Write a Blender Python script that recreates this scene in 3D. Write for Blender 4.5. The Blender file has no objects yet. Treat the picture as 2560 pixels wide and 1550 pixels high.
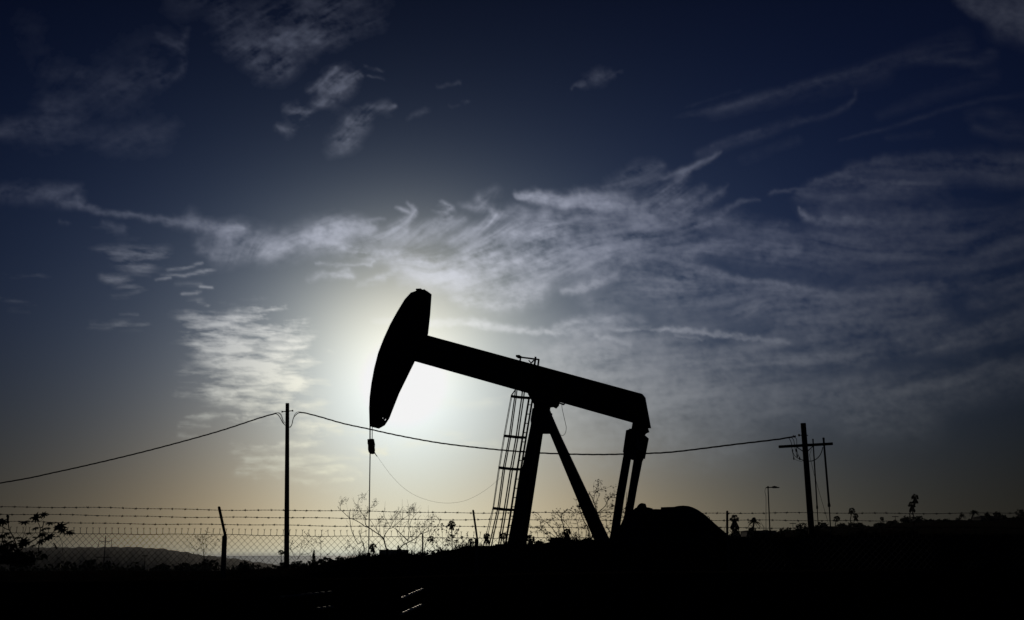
import bpy, math, random
import numpy as np
from mathutils import Vector, geometry

# ---------------------------------------------------------------- camera, world, sun, exposure
SC = bpy.context.scene
COL = SC.collection
F = 2900.0                                   # focal length in pixels of the 2560 x 1550 photograph
PITCH = math.radians(11.9)
EYE = Vector((0.0, 0.0, 1.6))
cam = bpy.data.cameras.new('camera'); cam_ob = bpy.data.objects.new('camera', cam); COL.objects.link(cam_ob)
cam.sensor_width = 36.0; cam.lens = F/2560*36.0; cam.clip_start = 0.1; cam.clip_end = 400000.0
cam_ob.location = EYE; cam_ob.rotation_euler = (math.radians(90)+PITCH, 0, 0)
SC.camera = cam_ob

def ray(px, py):
    """direction of a point of the photograph"""
    a, b = px-1280.0, 775.0-py
    return Vector((a, F*math.cos(PITCH)-b*math.sin(PITCH), F*math.sin(PITCH)+b*math.cos(PITCH))).normalized()
def at(px, py, Y):
    d = ray(px, py); return EYE + d*(Y/d.y)

SUN_DIR = ray(1016, 953)
SUN_EL = math.asin(SUN_DIR.z); SUN_AZ = math.atan2(SUN_DIR.x, SUN_DIR.y)
EXPOSURE = -3.0
SC.view_settings.view_transform = 'Standard'; SC.view_settings.look = 'None'
SC.view_settings.exposure = EXPOSURE; SC.view_settings.gamma = 1.0; SC.view_settings.use_curve_mapping = False
SC.render.engine = 'CYCLES'
SC.cycles.use_denoising = True; SC.cycles.denoiser = 'OPENIMAGEDENOISE'; SC.cycles.denoising_input_passes = 'RGB_ALBEDO_NORMAL'; SC.cycles.denoising_prefilter = 'ACCURATE'
SC.cycles.max_bounces = 8; SC.cycles.transparent_max_bounces = 48; SC.cycles.volume_bounces = 0
SC.cycles.sample_clamp_indirect = 40.0
SC.cycles.filter_width = 1.5

sun = bpy.data.lights.new('sun', 'SUN'); sun.energy = 3.0; sun.angle = math.radians(0.53); sun.color = (1.0, .86, .68)
sun_ob = bpy.data.objects.new('sun', sun); COL.objects.link(sun_ob)
sun_ob.rotation_euler = (-SUN_DIR).to_track_quat('-Z', 'Y').to_euler(); sun_ob.location = (0, -10, 40)

world = bpy.data.worlds.new('World'); SC.world = world; world.use_nodes = True

class Nodes:
    """short hand for building a node tree"""
    def __init__(self, tree): self.t = tree; self.n = tree.nodes; self.l = tree.links
    def new(self, kind, **kw):
        nd = self.n.new(kind)
        for k, v in kw.items(): setattr(nd, k, v)
        return nd
    def put(self, nd, i, v):
        if hasattr(v, 'is_output'): self.l.new(v, nd.inputs[i])
        else: nd.inputs[i].default_value = v
    def math(self, op, a, b=0.0, clamp=False):
        nd = self.new('ShaderNodeMath', operation=op, use_clamp=clamp); self.put(nd, 0, a); self.put(nd, 1, b); return nd.outputs[0]
    def vec(self, op, a, b=None, out=0):
        nd = self.new('ShaderNodeVectorMath', operation=op); self.put(nd, 0, a)
        if b is not None: self.put(nd, 3 if op == 'SCALE' else 1, b)
        return nd.outputs[out]
    def between(self, v, lo, hi): return self.math('MINIMUM', self.math('MAXIMUM', v, lo), hi)

# clear sky: the Nishita sky, thinned and tinted by the air (a smooth function of height above the horizon and distance from the sun)
AIR = [[1.0763, -9.3378, 5.3297, -4.3224, -4.2526, 10.2541, 0.3495, -1.2537, 0.6089, -0.1812, -1.3391, 0.1099, 12.4786, -1.3749], [0.8007, -7.1889, 2.4492, -1.5566, -8.6822, 10.7577, 0.4203, -1.306, 0.2162, -0.1687, -0.5581, 0.6381, 9.0188, -1.3382], [0.689, -4.0164, -1.4728, 0.8925, -13.209, 13.1302, 0.4011, -1.611, -0.0425, 0.0657, 0.4635, 1.3901, 3.8602, -1.2424]]
N = Nodes(world.node_tree)
sky = N.new('ShaderNodeTexSky', sky_type='NISHITA', sun_disc=False, sun_elevation=SUN_EL, sun_rotation=SUN_AZ)
dirn = N.vec('NORMALIZE', N.new('ShaderNodeTexCoord').outputs['Generated'])
sep = N.new('ShaderNodeSeparateXYZ'); N.l.new(dirn, sep.inputs[0])
th = N.math('MINIMUM', N.math('ARCCOSINE', N.vec('DOT_PRODUCT', dirn, tuple(SUN_DIR), out=1)), 0.62)
dz = N.between(sep.outputs[2], -0.012, 0.46); dx = N.between(sep.outputs[0], -0.46, 0.46)
basis = [1.0, th, N.math('MULTIPLY', th, th), dz, N.math('MULTIPLY', dz, dz), N.math('MULTIPLY', dz, th), dx, N.math('MULTIPLY', dx, dx),
         N.math('MULTIPLY', dx, dz), N.math('EXPONENT', N.math('MULTIPLY', th, -1/0.035)), N.math('EXPONENT', N.math('MULTIPLY', N.math('MULTIPLY', th, th), -1/0.13**2)),
         N.math('EXPONENT', N.math('MULTIPLY', N.math('MAXIMUM', dz, 0.0), -1/0.025))]
basis += [N.math('MULTIPLY', basis[10], dz), N.math('MULTIPLY', basis[10], dx)]
acc = None
for k, b in enumerate(basis):
    v = N.vec('SCALE', (AIR[0][k], AIR[1][k], AIR[2][k]), b)
    acc = v if acc is None else N.vec('ADD', acc, v)
s3 = N.new('ShaderNodeSeparateXYZ'); N.l.new(acc, s3.inputs[0])
c3 = N.new('ShaderNodeCombineXYZ')
for k in range(3): N.l.new(N.math('EXPONENT', s3.outputs[k]), c3.inputs[k])
skyc = N.vec('MULTIPLY', sky.outputs[0], c3.outputs[0])
skyc = N.vec('MINIMUM', skyc, (72.0, 72.0, 72.0))
bg = N.n['Background']; N.l.new(skyc, bg.inputs[0]); bg.inputs[1].default_value = 0.1

# ---------------------------------------------------------------- helpers
RND = random.Random(5)
class MB:
    """collects shapes and links them as one mesh object"""
    def __init__(self): self.v = []; self.f = []
    def loop_prism(self, A, B, caps=True):
        i = len(self.v); n = len(A); self.v += [tuple(p) for p in A]+[tuple(p) for p in B]
        for k in range(n): self.f.append((i+k, i+(k+1) % n, i+n+(k+1) % n, i+n+k))
        if caps: self.f.append(tuple(range(i+n-1, i-1, -1))); self.f.append(tuple(range(i+n, i+2*n)))
    def box(self, c, sx, sy, sz, ux=Vector((1, 0, 0)), uy=Vector((0, 1, 0)), uz=Vector((0, 0, 1))):
        c = Vector(c); q = [(-1, -1), (1, -1), (1, 1), (-1, 1)]
        A = [c+ux*(sx/2*a)+uy*(sy/2*b)-uz*(sz/2) for a, b in q]; B = [p+uz*sz for p in A]
        self.loop_prism(A, B)
    def bar(self, a, b, w, t, side=Vector((0, 1, 0))):
        """flat bar from a to b, w wide across `side`, t thick"""
        a, b = Vector(a), Vector(b); d = (b-a).normalized(); s = (side-d*side.dot(d)).normalized(); u = d.cross(s)
        self.box((a+b)/2, w, t, (b-a).length, s, u, d)
    def tube(self, pts, r, n=6, caps=True):
        pts = [Vector(p) for p in pts]; rs = r if isinstance(r, (list, tuple)) else [r]*len(pts)
        i0 = len(self.v); prev = None
        for k, p in enumerate(pts):
            d = (pts[min(k+1, len(pts)-1)]-pts[max(k-1, 0)])
            d = d.normalized() if d.length > 1e-9 else Vector((0, 0, 1))
            if prev is None: s = d.orthogonal().normalized()
            else:
                s = prev-d*prev.dot(d); s = s.normalized() if s.length > 1e-6 else d.orthogonal().normalized()
            prev = s; t = d.cross(s)
            for j in range(n):
                a = 2*math.pi*j/n; self.v.append(tuple(p+(s*math.cos(a)+t*math.sin(a))*rs[k]))
        for k in range(len(pts)-1):
            for j in range(n):
                a = i0+k*n+j; b = i0+k*n+(j+1) % n; self.f.append((a, b, b+n, a+n))
        if caps:
            self.f.append(tuple(range(i0+n-1, i0-1, -1))); e = i0+(len(pts)-1)*n; self.f.append(tuple(range(e, e+n)))
    def quad(self, c, u, v):
        i = len(self.v); c = Vector(c); self.v += [tuple(c-u-v), tuple(c+u-v), tuple(c+u+v), tuple(c-u+v)]; self.f.append((i, i+1, i+2, i+3))
    def poly(self, P): i = len(self.v); self.v += [tuple(p) for p in P]; self.f.append(tuple(range(i, i+len(P))))
    def sheet(self, outline, off, holes=()):
        """plate with holes: outline and holes are lists of points, thickened by the vector off"""
        loops = [[Vector(p) for p in outline]]+[[Vector(p) for p in h] for h in holes]
        tri = geometry.tessellate_polygon(loops); flat = [p for l in loops for p in l]
        i = len(self.v); n = len(flat); self.v += [tuple(p) for p in flat]+[tuple(p+off) for p in flat]
        for a, b, c in tri: self.f.append((i+a, i+b, i+c)); self.f.append((i+n+c, i+n+b, i+n+a))
        k = i
        for l in loops:
            m = len(l)
            for j in range(m): self.f.append((k+j, k+(j+1) % m, k+n+(j+1) % m, k+n+j))
            k += m
    def build(self, name, mat, parent=None, smooth=False, origin=None):
        me = bpy.data.meshes.new(name)
        o0 = Vector(origin) if origin is not None else (parent.matrix_world.translation if parent else Vector((0, 0, 0)))
        par = parent
        if par is not None and origin is None:
            o0 = Vector((0, 0, 0)); q = par
            while q is not None: o0 += Vector(q.location); q = q.parent
        me.from_pydata([tuple(Vector(p)-o0) for p in self.v], [], self.f); me.update()
        if smooth: me.polygons.foreach_set('use_smooth', [True]*len(me.polygons))
        me.materials.append(mat)
        o = bpy.data.objects.new(name, me); COL.objects.link(o)
        if parent is not None: o.parent = parent
        else: o.location = o0
        return o

def tag(o, label=None, cat=None, group=None, kind=None):
    if label: o['label'] = label
    if cat: o['category'] = cat
    if group: o['group'] = group
    if kind: o['kind'] = kind
    return o
def thing(name, loc, label, cat, group=None):
    o = bpy.data.objects.new(name, None); o.empty_display_size = .3; COL.objects.link(o); o.location = loc
    return tag(o, label, cat, group)
def spline(P, n=8):
    """smooth curve through points"""
    P = [Vector(p) for p in P]
    if len(P) < 3: return [P[0].lerp(P[-1], k/n) for k in range(n+1)]
    out = []
    for i in range(len(P)-1):
        a, b, c, d = P[max(i-1, 0)], P[i], P[i+1], P[min(i+2, len(P)-1)]
        for k in range(n):
            t = k/n; out.append(.5*((2*b)+(c-a)*t+(2*a-5*b+4*c-d)*t*t+(3*b-a-3*c+d)*t**3))
    out.append(P[-1]); return out
def rvec(r=RND): 
    z = r.uniform(-1, 1); a = r.uniform(0, 2*math.pi); q = math.sqrt(1-z*z); return Vector((q*math.cos(a), q*math.sin(a), z))

# ---------------------------------------------------------------- materials
def material(name, c0, c1, rough=.8, metal=0.0, scale=8.0, bump=.3, detail=6.0, spec=.3):
    m = bpy.data.materials.new(name); m.use_nodes = True; N = Nodes(m.node_tree); p = N.n['Principled BSDF']
    tc = N.new('ShaderNodeTexCoord')
    nz = N.new('ShaderNodeTexNoise'); nz.inputs['Scale'].default_value = scale; nz.inputs['Detail'].default_value = detail
    N.l.new(tc.outputs['Object'], nz.inputs['Vector'])
    rp = N.new('ShaderNodeValToRGB'); rp.color_ramp.elements[0].position = .35; rp.color_ramp.elements[1].position = .68
    rp.color_ramp.elements[0].color = (*c0, 1); rp.color_ramp.elements[1].color = (*c1, 1)
    N.l.new(nz.outputs[0], rp.inputs[0]); N.l.new(rp.outputs[0], p.inputs['Base Color'])
    p.inputs['Roughness'].default_value = rough; p.inputs['Metallic'].default_value = metal; p.inputs['Specular IOR Level'].default_value = spec
    if bump:
        bp = N.new('ShaderNodeBump'); bp.inputs['Strength'].default_value = bump; bp.inputs['Distance'].default_value = .02
        N.l.new(nz.outputs[0], bp.inputs['Height']); N.l.new(bp.outputs[0], p.inputs['Normal'])
    return m
M = {
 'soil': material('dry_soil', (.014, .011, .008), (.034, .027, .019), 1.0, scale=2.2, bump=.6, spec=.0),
 'paint': material('weathered_dark_paint', (.022, .024, .026), (.040, .038, .034), .75, scale=3.0, bump=.15, spec=.2),
 'steel': material('bare_steel', (.16, .16, .16), (.26, .255, .25), .5, 1.0, scale=30, bump=.1),
 'galv': material('weathered_galvanised_steel', (.07, .068, .064), (.13, .125, .115), .85, 0.0, scale=40, bump=.1, spec=.08),
 'rope': material('steel_rope', (.05, .05, .05), (.09, .085, .08), .7, .3, scale=60, bump=.3),
 'cable': material('black_cable', (.014, .014, .014), (.024, .023, .022), .6, scale=30, bump=.1),
 'wood': material('creosoted_wood', (.035, .026, .018), (.075, .055, .038), .9, scale=5, bump=.6, spec=.1),
 'bark': material('grey_bark', (.040, .034, .027), (.090, .075, .060), .95, scale=9, bump=.7, spec=.05),
 'twig': material('dry_twig', (.040, .030, .020), (.080, .058, .038), .95, scale=20, bump=.3, spec=.0),
 'leaf': material('dark_leaf', (.030, .045, .018), (.060, .085, .032), .75, scale=1.5, bump=0, spec=.15),
 'leaf2': material('olive_leaf', (.040, .045, .022), (.080, .080, .040), .75, scale=1.5, bump=0, spec=.15),
 'frond': material('palm_frond', (.035, .045, .018), (.070, .080, .035), .7, scale=2, bump=0, spec=.15),
 'straw': material('dry_straw', (.040, .032, .020), (.075, .060, .038), .95, scale=3, bump=0, spec=.0),
 'wall': material('grey_plaster', (.16, .15, .135), (.23, .215, .19), .9, scale=1.0, bump=.2, spec=.1),
 'roof': material('dark_roofing', (.045, .040, .036), (.075, .066, .058), .9, scale=1.0, bump=.3, spec=.1),
 'glass': material('window_glass', (.012, .014, .016), (.020, .022, .024), .12, scale=1.0, bump=0, spec=.5),
 'lens': material('lamp_glass', (.12, .12, .11), (.18, .18, .17), .3, scale=4, bump=0, spec=.4),
 'brush': material('scrub', (.012, .014, .008), (.028, .029, .017), .95, scale=.02, bump=0, spec=.05),
}

# ---------------------------------------------------------------- ground, plain, hill, sea
def H(py, Y): return 1.6 + (1386-py)/F*Y*math.cos(PITCH)**0      # height seen at row py near the horizon, at distance Y
RIDGE_X = [-1500, 0, 130, 500, 900, 1150, 1320, 1560, 2000, 2600, 4000]
RIDGE_Y = [1446, 1446, 1444, 1440, 1437, 1428, 1424, 1422, 1420, 1420, 1420]
PAD_X = [-1500, 500, 760, 890, 1065, 1110, 1190, 1330, 1400, 1480, 1560, 1800, 2000, 4000]
PAD_Z = [.95, .95, 1.1, 1.50, 1.53, 1.68, 1.82, 1.84, 1.95, 1.98, 1.86, 2.0, 2.1, 2.2]
HILL_X = [-4000, 1150, 1500, 1700, 1820, 1900, 1985, 2050, 2170, 2240, 2290, 2400, 2470, 2560, 3000, 5000]
HILL_Z = [H(y, 600) for y in (1434, 1432, 1400, 1352, 1334, 1329, 1323, 1311, 1315, 1307, 1299, 1300, 1295, 1290, 1280, 1270)]
MID_Z = [-.4, -.4, 1.2, 2.0, 2.4, 2.6, 3.0, 3.1, 3.2, 3.2, 3.4, 3.6, 3.7, 3.8, 4.0, 4.2]
def vnoise(x, y):
    s = 0
    for k, (fx, fy, a) in enumerate(((.31, .27, 1), (.73, -.41, .6), (-.52, 1.13, .5), (1.7, 1.3, .28), (2.9, -2.3, .18), (-4.1, 3.7, .1))):
        s += a*math.sin(fx*x+fy*y+k*1.7)*math.cos(fy*x*.7-fx*y*1.3+k*.9)
    return s
def ground(x, y):
    px = 1280+F*x/max(y, 3.0)/math.cos(PITCH)
    zr = 1.6-(np.interp(px, RIDGE_X, RIDGE_Y)-1386)/F*8.5
    ks = [-60, 1.5, 2.6, 7.4, 8.5, 9.3, 13, 15.5, 24.5, 31, 33, 45, 60, 150, 600, 1100]
    pad = np.interp(px, PAD_X, PAD_Z); hz = np.interp(px, HILL_X, HILL_Z); mz = np.interp(px, HILL_X, MID_Z)
    zs = [0, 0, .10*zr, .84*zr, zr, .86*zr, .30, .20, .22, pad*.99, pad, pad, pad*.9+.1*mz, mz-1.2, hz-1.0, min(hz-4, -16)]
    z = float(np.interp(y, ks, zs))
    if 26 < y < 48: z += .022*vnoise(x*2.6+3, y*1.9)+.012*vnoise(x*7.1, y*5)
    return z + vnoise(x, y)*(.012 if y < 60 else .05 if y < 300 else .22)*(1 if y > 2 else .4)
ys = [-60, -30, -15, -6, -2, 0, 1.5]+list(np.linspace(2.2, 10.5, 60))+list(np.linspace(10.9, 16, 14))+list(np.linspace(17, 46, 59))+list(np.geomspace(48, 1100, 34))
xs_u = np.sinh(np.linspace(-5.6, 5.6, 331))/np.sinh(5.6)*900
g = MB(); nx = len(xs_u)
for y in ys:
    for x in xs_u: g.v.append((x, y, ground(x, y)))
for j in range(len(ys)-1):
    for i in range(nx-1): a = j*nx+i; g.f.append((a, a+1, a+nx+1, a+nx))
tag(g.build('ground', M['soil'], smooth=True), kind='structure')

g = MB()                                        # the low plain between the oil field and the coast
px_cols = np.linspace(-2600, 5200, 131); rows = np.geomspace(900, 7000, 26)
for Y in rows:
    for px in px_cols:
        x = (px-1280)/F*Y; t = (Y-900)/6100
        z = -16-42*min(1, (Y-900)/2200)+1.5*vnoise(x*.004, Y*.003)
        z += np.interp(px, [1500, 1900, 2600], [0, 18, 40])*max(0, 1-(Y-900)/2500)
        g.v.append((x, Y, z))
n = len(px_cols)
for j in range(len(rows)-1):
    for i in range(n-1): a = j*n+i; g.f.append((a, a+1, a+n+1, a+n))
tag(g.build('coastal_plain', M['brush'], smooth=True), kind='structure')

g = MB()                                        # long low hill on the left
cols = np.linspace(-700, 760, 147); depth = np.linspace(0, 1, 15)
HX = [-700, -300, 0, 150, 260, 330, 380, 430, 470, 520, 600, 700, 760]; HY = [1372, 1366, 1370, 1369, 1368, 1367, 1369, 1373, 1379, 1388, 1396, 1410, 1425]
for d in depth:
    for px in cols:
        Y = 3000+1100*(d-.5)*2*.7; x = (px-1280)/F*Y
        top = H(np.interp(px, HX, HY), 3000)
        rough = 1.5*math.sin(px*.9)*math.sin(px*.37+d*5)+1.2*math.sin(px*2.3+d*9)
        z = -60+(top+60+rough)*(1-((d-.5)*2)**2)**.8 if 0 < d < 1 else -62
        g.v.append((x, Y, z))
n = len(cols)
for j in range(len(depth)-1):
    for i in range(n-1): a = j*n+i; g.f.append((a, a+1, a+n+1, a+n))
tag(g.build('hills', M['brush'], smooth=True), kind='structure')

m = bpy.data.materials.new('sea_water'); m.use_nodes = True; N = Nodes(m.node_tree); p = N.n['Principled BSDF']
p.inputs['Base Color'].default_value = (.012, .020, .026, 1); p.inputs['Roughness'].default_value = .32; p.inputs['IOR'].default_value = 1.33
nz = N.new('ShaderNodeTexNoise'); nz.inputs['Scale'].default_value = .06; nz.inputs['Detail'].default_value = 6
tc = N.new('ShaderNodeTexCoord'); N.l.new(tc.outputs['Object'], nz.inputs['Vector'])
bp = N.new('ShaderNodeBump'); bp.inputs['Strength'].default_value = .35; bp.inputs['Distance'].default_value = 2.0
N.l.new(nz.outputs[0], bp.inputs['Height']); N.l.new(bp.outputs[0], p.inputs['Normal'])
g = MB(); R = 60000
for Y in (6400, 20000, R):
    for k in range(9): g.v.append(((k/4-1)*min(Y*1.6, 52000), Y, -57.5))
for j in range(2):
    for k in range(8): a = j*9+k; g.f.append((a, a+1, a+10, a+9))
tag(g.build('sea', m), kind='structure')

# dry grass along the top of the bank
g = MB(); r = random.Random(12)
for k in range(4200):
    px = r.uniform(-250, 2800); Y = r.choice([r.uniform(7.2, 9.4), r.uniform(7.9, 8.9)]); x = (px-1280)/F*Y*math.cos(PITCH)
    if Y > 20 and px < 1000: continue
    z = ground(x, Y); h = r.uniform(.02, .075)*(1.0 if Y < 20 else 2.0)*(1 if r.random() < .93 else 1.8); w = .0016*Y/8
    lean = Vector((r.gauss(0, .45), r.gauss(0, .3), 1)).normalized()*h; s = Vector((r.uniform(-1, 1), r.uniform(-1, 1), 0)).normalized()*w
    b = Vector((x, Y, z-.01)); mid = b+lean*.55; tip = b+lean+Vector((lean.x*.4, lean.y*.4, -h*.08)); i = len(g.v)
    g.v += [tuple(b-s), tuple(b+s), tuple(mid+s*.7), tuple(mid-s*.7), tuple(tip)]; g.f += [(i, i+1, i+2, i+3), (i+3, i+2, i+4)]
for k in range(6500):                            # taller weeds along the edge of the pad
    px = r.uniform(700, 2300); Y = r.uniform(30.0, 36.0); x = (px-1280)/F*Y*math.cos(PITCH); z = ground(x, Y); h = r.uniform(.05, .20)*(1 if r.random() < .92 else 1.9)*(1.1+math.sin(px*.05)+.6*math.sin(px*.21))*.75; w = .007
    if h < .03: continue
    lean = Vector((r.gauss(0, .4), r.gauss(0, .3), 1)).normalized()*h; s = Vector((r.uniform(-1, 1), r.uniform(-.3, .3), 0)).normalized()*w
    b = Vector((x, Y, z-.02)); mid = b+lean*.55; tip = b+lean+Vector((lean.x*.4, lean.y*.4, -h*.08)); i = len(g.v)
    g.v += [tuple(b-s), tuple(b+s), tuple(mid+s*.7), tuple(mid-s*.7), tuple(tip)]; g.f += [(i, i+1, i+2, i+3), (i+3, i+2, i+4)]
tag(g.build('dry_grass', M['straw']), 'short dry grass along the top of the dark bank', 'grass', kind='stuff')

# ---------------------------------------------------------------- pumpjack
YAW = math.radians(15)
P0 = at(1318, 1200, 35.0)
UB = Vector((math.cos(YAW), -math.sin(YAW), 0)); NB = Vector((math.sin(YAW), math.cos(YAW), 0)); UZ = Vector((0, 0, 1))
def pj(px, py, w=0.0):
    d = ray(px, py); t = (P0+NB*w-EYE).dot(NB)/d.dot(NB); return EYE+d*t
MPX = 35.0/F
pump = thing('oil_pumpjack', (P0.x, P0.y, 1.7), 'large black oil pumpjack with its horse head in front of the sun', 'pumpjack')
pump_rows = []
def plate(px_pts, w, t, mb):
    A = [pj(x, y, w) for x, y in px_pts]; mb.sheet(A, NB*t)
PT = M['paint']
# horse head: two cheek plates, a curved face and a filler, with the lifting eye near its foot
head = [(924.5, 1066), (923.4, 1020), (924.8, 992), (929, 959), (936, 921), (946, 882), (959.7, 846.6), (976, 811), (992.7, 780.7), (1012, 749), (1028.4, 731),
        (1039.4, 727), (1050, 722), (1055, 724), (1061, 723), (1072, 731), (1068.6, 781), (1063, 832), (1046, 866), (1031, 897.5), (990, 981), (965, 1044.5), (954, 1061), (939, 1069.5)]
mb = MB(); hole = [(953+4.6*math.cos(a), 1044+5.6*math.sin(a)) for a in np.linspace(0, 2*math.pi, 13)[:-1]]
A = [pj(x, y, -.14) for x, y in head]; Hh = [pj(x, y, -.14) for x, y in hole]
for off in (0, .25): mb.sheet([p+NB*off for p in A], NB*.03, [[p+NB*off for p in Hh]])
rim = list(range(0, 20))
for i, j in zip(rim[:-1], rim[1:]):                # the curved face, top and back plates between the cheeks
    c = sum(A, Vector())/len(A); ins = lambda p: p+(c-p).normalized()*.02
    q = [ins(A[i])+NB*.02, ins(A[j])+NB*.02, ins(A[j])+NB*.26, ins(A[i])+NB*.26]; w = (c-A[i]).normalized()*.02; mb.loop_prism(q, [p+w for p in q])
hh = mb.build('horse_head', PT, pump)
mb = MB()                                       # rope track along the curved face
for off in (.012, .268): mb.tube([p+NB*off for p in A[:11]], .016, 6)
mb.build('wire_track', PT, hh)
mb = MB(); mb.box(pj(1050, 726, 0), .16, .34, .05, UB, NB, UZ); mb.box(pj(1058, 729, 0), .16, .28, .05, UB, NB, UZ); mb.build('top_latch', PT, hh)
# walking beam: an I section with stiffeners
T0, T1 = (1040, 831.2), (1607, 986); B0, B1 = (1024, 899), (1584, 1057)
mb = MB(); plate([T0, T1, (1612, 994), (1622, 1056), B1, B0], -.03, .06, mb)
for (a, b), sg in (((T0, T1), -1), ((B0, B1), 1)):
    pa, pb = pj(*a, 0), pj(*b, 0); d = (pb-pa).normalized(); up = d.cross(NB); up = up if up.z > 0 else -up
    mb.box((pa+pb)/2+up*(sg*.022), (pb-pa).length, .30, .044, d, NB, up)
for k in range(1, 9):
    f = k/9; a = pj(T0[0]+(T1[0]-T0[0])*f, T0[1]+(T1[1]-T0[1])*f, 0); b = pj(B0[0]+(B1[0]-B0[0])*f, B0[1]+(B1[1]-B0[1])*f, 0)
    for w in (-.085, .085): mb.bar(a+NB*w, b+NB*w, .11, .014, NB)
beam = mb.build('walking_beam', PT, pump)
mb = MB(); plate([(1605.5, 985.5), (1609.8, 991), (1624, 1068), (1617, 1068), (1600, 1062), (1590, 1000)], -.16, .32, mb); mb.build('end_plate', PT, beam)
# maintenance frame over the centre bearing
mb = MB()
for w in (-.14, .14):
    for a, b, t in (((1294, 892), (1348, 899), .045), ((1301, 896), (1300, 905), .04), ((1347, 898), (1345, 915), .045), ((1339, 892), (1336.5, 912), .05), ((1322, 901), (1328, 908), .03), ((1328, 908), (1335, 900), .03)):
        mb.bar(pj(*a, w), pj(*b, w), .05, t, NB)
mb.box(pj(1297, 891.5, 0), .11, .3, .06, UB, NB, UZ)
mb.build('bearing_frame', PT, pump)
# centre bearing and post
mb = MB(); plate([(1318, 972), (1320, 986), (1328, 1000), (1334, 1010), (1334, 1026), (1367, 1026), (1369, 1015), (1379.5, 1014), (1383, 1018), (1390, 1011), (1393, 998)], -.22, .40, mb)
for w in (-.25, .19):
    c = pj(1350, 1003, w); mb.tube([c, c+NB*.06], .17, 14)
sad = mb.build('centre_bearing', PT, pump)
mb = MB(); plate([(1331, 1020), (1368, 1020), (1374, 1036), (1394, 1082), (1330, 1082), (1326, 1050)], -.20, .36, mb); gus = mb.build('post_head', PT, pump)
mb = MB(); mb.box(pj(1373, 1034, 0), .10, .42, .05, UB, NB, UZ); mb.build('bolt_row', PT, gus)
def leg(A, B, C, D, w0, w1, t):
    """square tube between two px edges A-B (top) and C-D (bottom), from plane w0 at the top to w1 at the bottom"""
    mb = MB(); q = [pj(*A, w0), pj(*B, w0), pj(*B, w0)+NB*t, pj(*A, w0)+NB*t]; e = [pj(*C, w1), pj(*D, w1), pj(*D, w1)+NB*t, pj(*C, w1)+NB*t]
    mb.loop_prism(q, e); return mb
leg((1334, 1024), (1352, 1024), (1265, 1375), (1294, 1375), -.30, -1.0, .22).build('post_leg', PT, pump)
leg((1333, 1024), (1357, 1060), (1283, 1375), (1309.5, 1375), .06, .85, .20).build('post_leg', PT, pump)
for f in (.35, .66):
    mb = MB(); a = pj(1328+(1277-1328)*f, 1024+350*f, -.3-.6*f); b = pj(1345+(1296-1345)*f, 1024+350*f, .1+.75*f); mb.bar(a, b, .1, .1, UZ); mb.build('post_brace', PT, pump)
leg((1352, 1030), (1373, 1034), (1494, 1372), (1529, 1366), -.16, -.28, .24).build('rear_brace', PT, pump)
# tail bearing, equaliser, pitman arms
mb = MB(); plate([(1583, 1046), (1578, 1075), (1572, 1082), (1590, 1112), (1606, 1092), (1611, 1082), (1620, 1078), (1616, 1066), (1623, 1066), (1619, 1050)], -.18, .30, mb); mb.build('tail_bearing', PT, pump)
mb = MB(); mb.box(pj(1588, 1112, 0), .30, 1.5, .36, UB, NB, UZ); mb.build('equaliser_beam', PT, pump)
for w, top, arm in ((-.80, [(1565, 1075.5), (1572, 1073.5), (1574, 1071), (1580, 1072), (1592, 1078), (1586, 1149), (1558, 1144), (1558.5, 1131), (1557, 1130)],
                     [(1557.5, 1142), (1576.5, 1142), (1558, 1250), (1541, 1368), (1521, 1368), (1541, 1235)]),
                    (.72, [(1584, 1080), (1606, 1089), (1609, 1087), (1612, 1088), (1619.8, 1095), (1610, 1146), (1606, 1146), (1606, 1150), (1578, 1149)],
                     [(1584.5, 1145), (1606, 1145), (1592, 1215), (1574, 1320), (1568, 1366), (1546, 1366), (1566, 1260)])):
    mb = MB(); plate(arm, w, .14, mb); arm_o = mb.build('pitman_arm', PT, pump)
    mb = MB(); plate(top, w-.03, .20, mb)
    for k in range(2): c = pj(top[0][0]+8+6*k, 1095+22*k, w-.08); mb.tube([c, c+NB*.06], .045, 6)
    mb.build('wrist_clamp', PT, arm_o)
# crank with its counterweight, gearbox, belt guard, skid
mb = MB(); plate([(1541, 1352), (1543, 1333), (1549, 1318), (1558, 1297), (1568, 1283), (1584, 1276), (1600, 1283), (1610, 1310), (1612, 1372), (1541, 1372)], -.62, .3, mb); cw = mb.build('counterweight', PT, pump)
mb = MB(); c = pj(1592, 1330, -.70); mb.tube([c, c+NB*.12], .16, 14); mb.build('crank_hub', PT, cw)
mb = MB(); plate([(1562, 1374), (1572, 1290), (1580.8, 1276.5), (1588, 1270), (1592.5, 1268), (1611, 1267), (1624, 1269), (1625, 1273.5), (1638, 1272.5), (1653, 1273), (1655, 1374)], -.30, .60, mb); gb = mb.build('gearbox', PT, pump)
mb = MB()
for a in range(1): plate([(1591, 1270), (1594, 1264), (1598, 1260), (1603.5, 1257.3), (1608.5, 1258), (1611.5, 1268)], -.22, .44, mb)
mb.build('inspection_cover', PT, gb)
for k in range(7): mb = MB(); c = pj(1585+10*k, 1282+1.2*k, -.33); mb.tube([c, c+NB*.04], .03, 6); mb.build('bolt', PT, gb)
mb = MB(); plate([(1651, 1374), (1652, 1268), (1668, 1267.4), (1684.6, 1267), (1696, 1264.6), (1708, 1263.8), (1721, 1265), (1729, 1267.3), (1735.7, 1270.4), (1743, 1274.2), (1749, 1278.4), (1760.5, 1286.5), (1784, 1307.7), (1810, 1330), (1836, 1354), (1842, 1374)], -.14, .34, mb); bg_o = mb.build('belt_guard', PT, pump)
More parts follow.
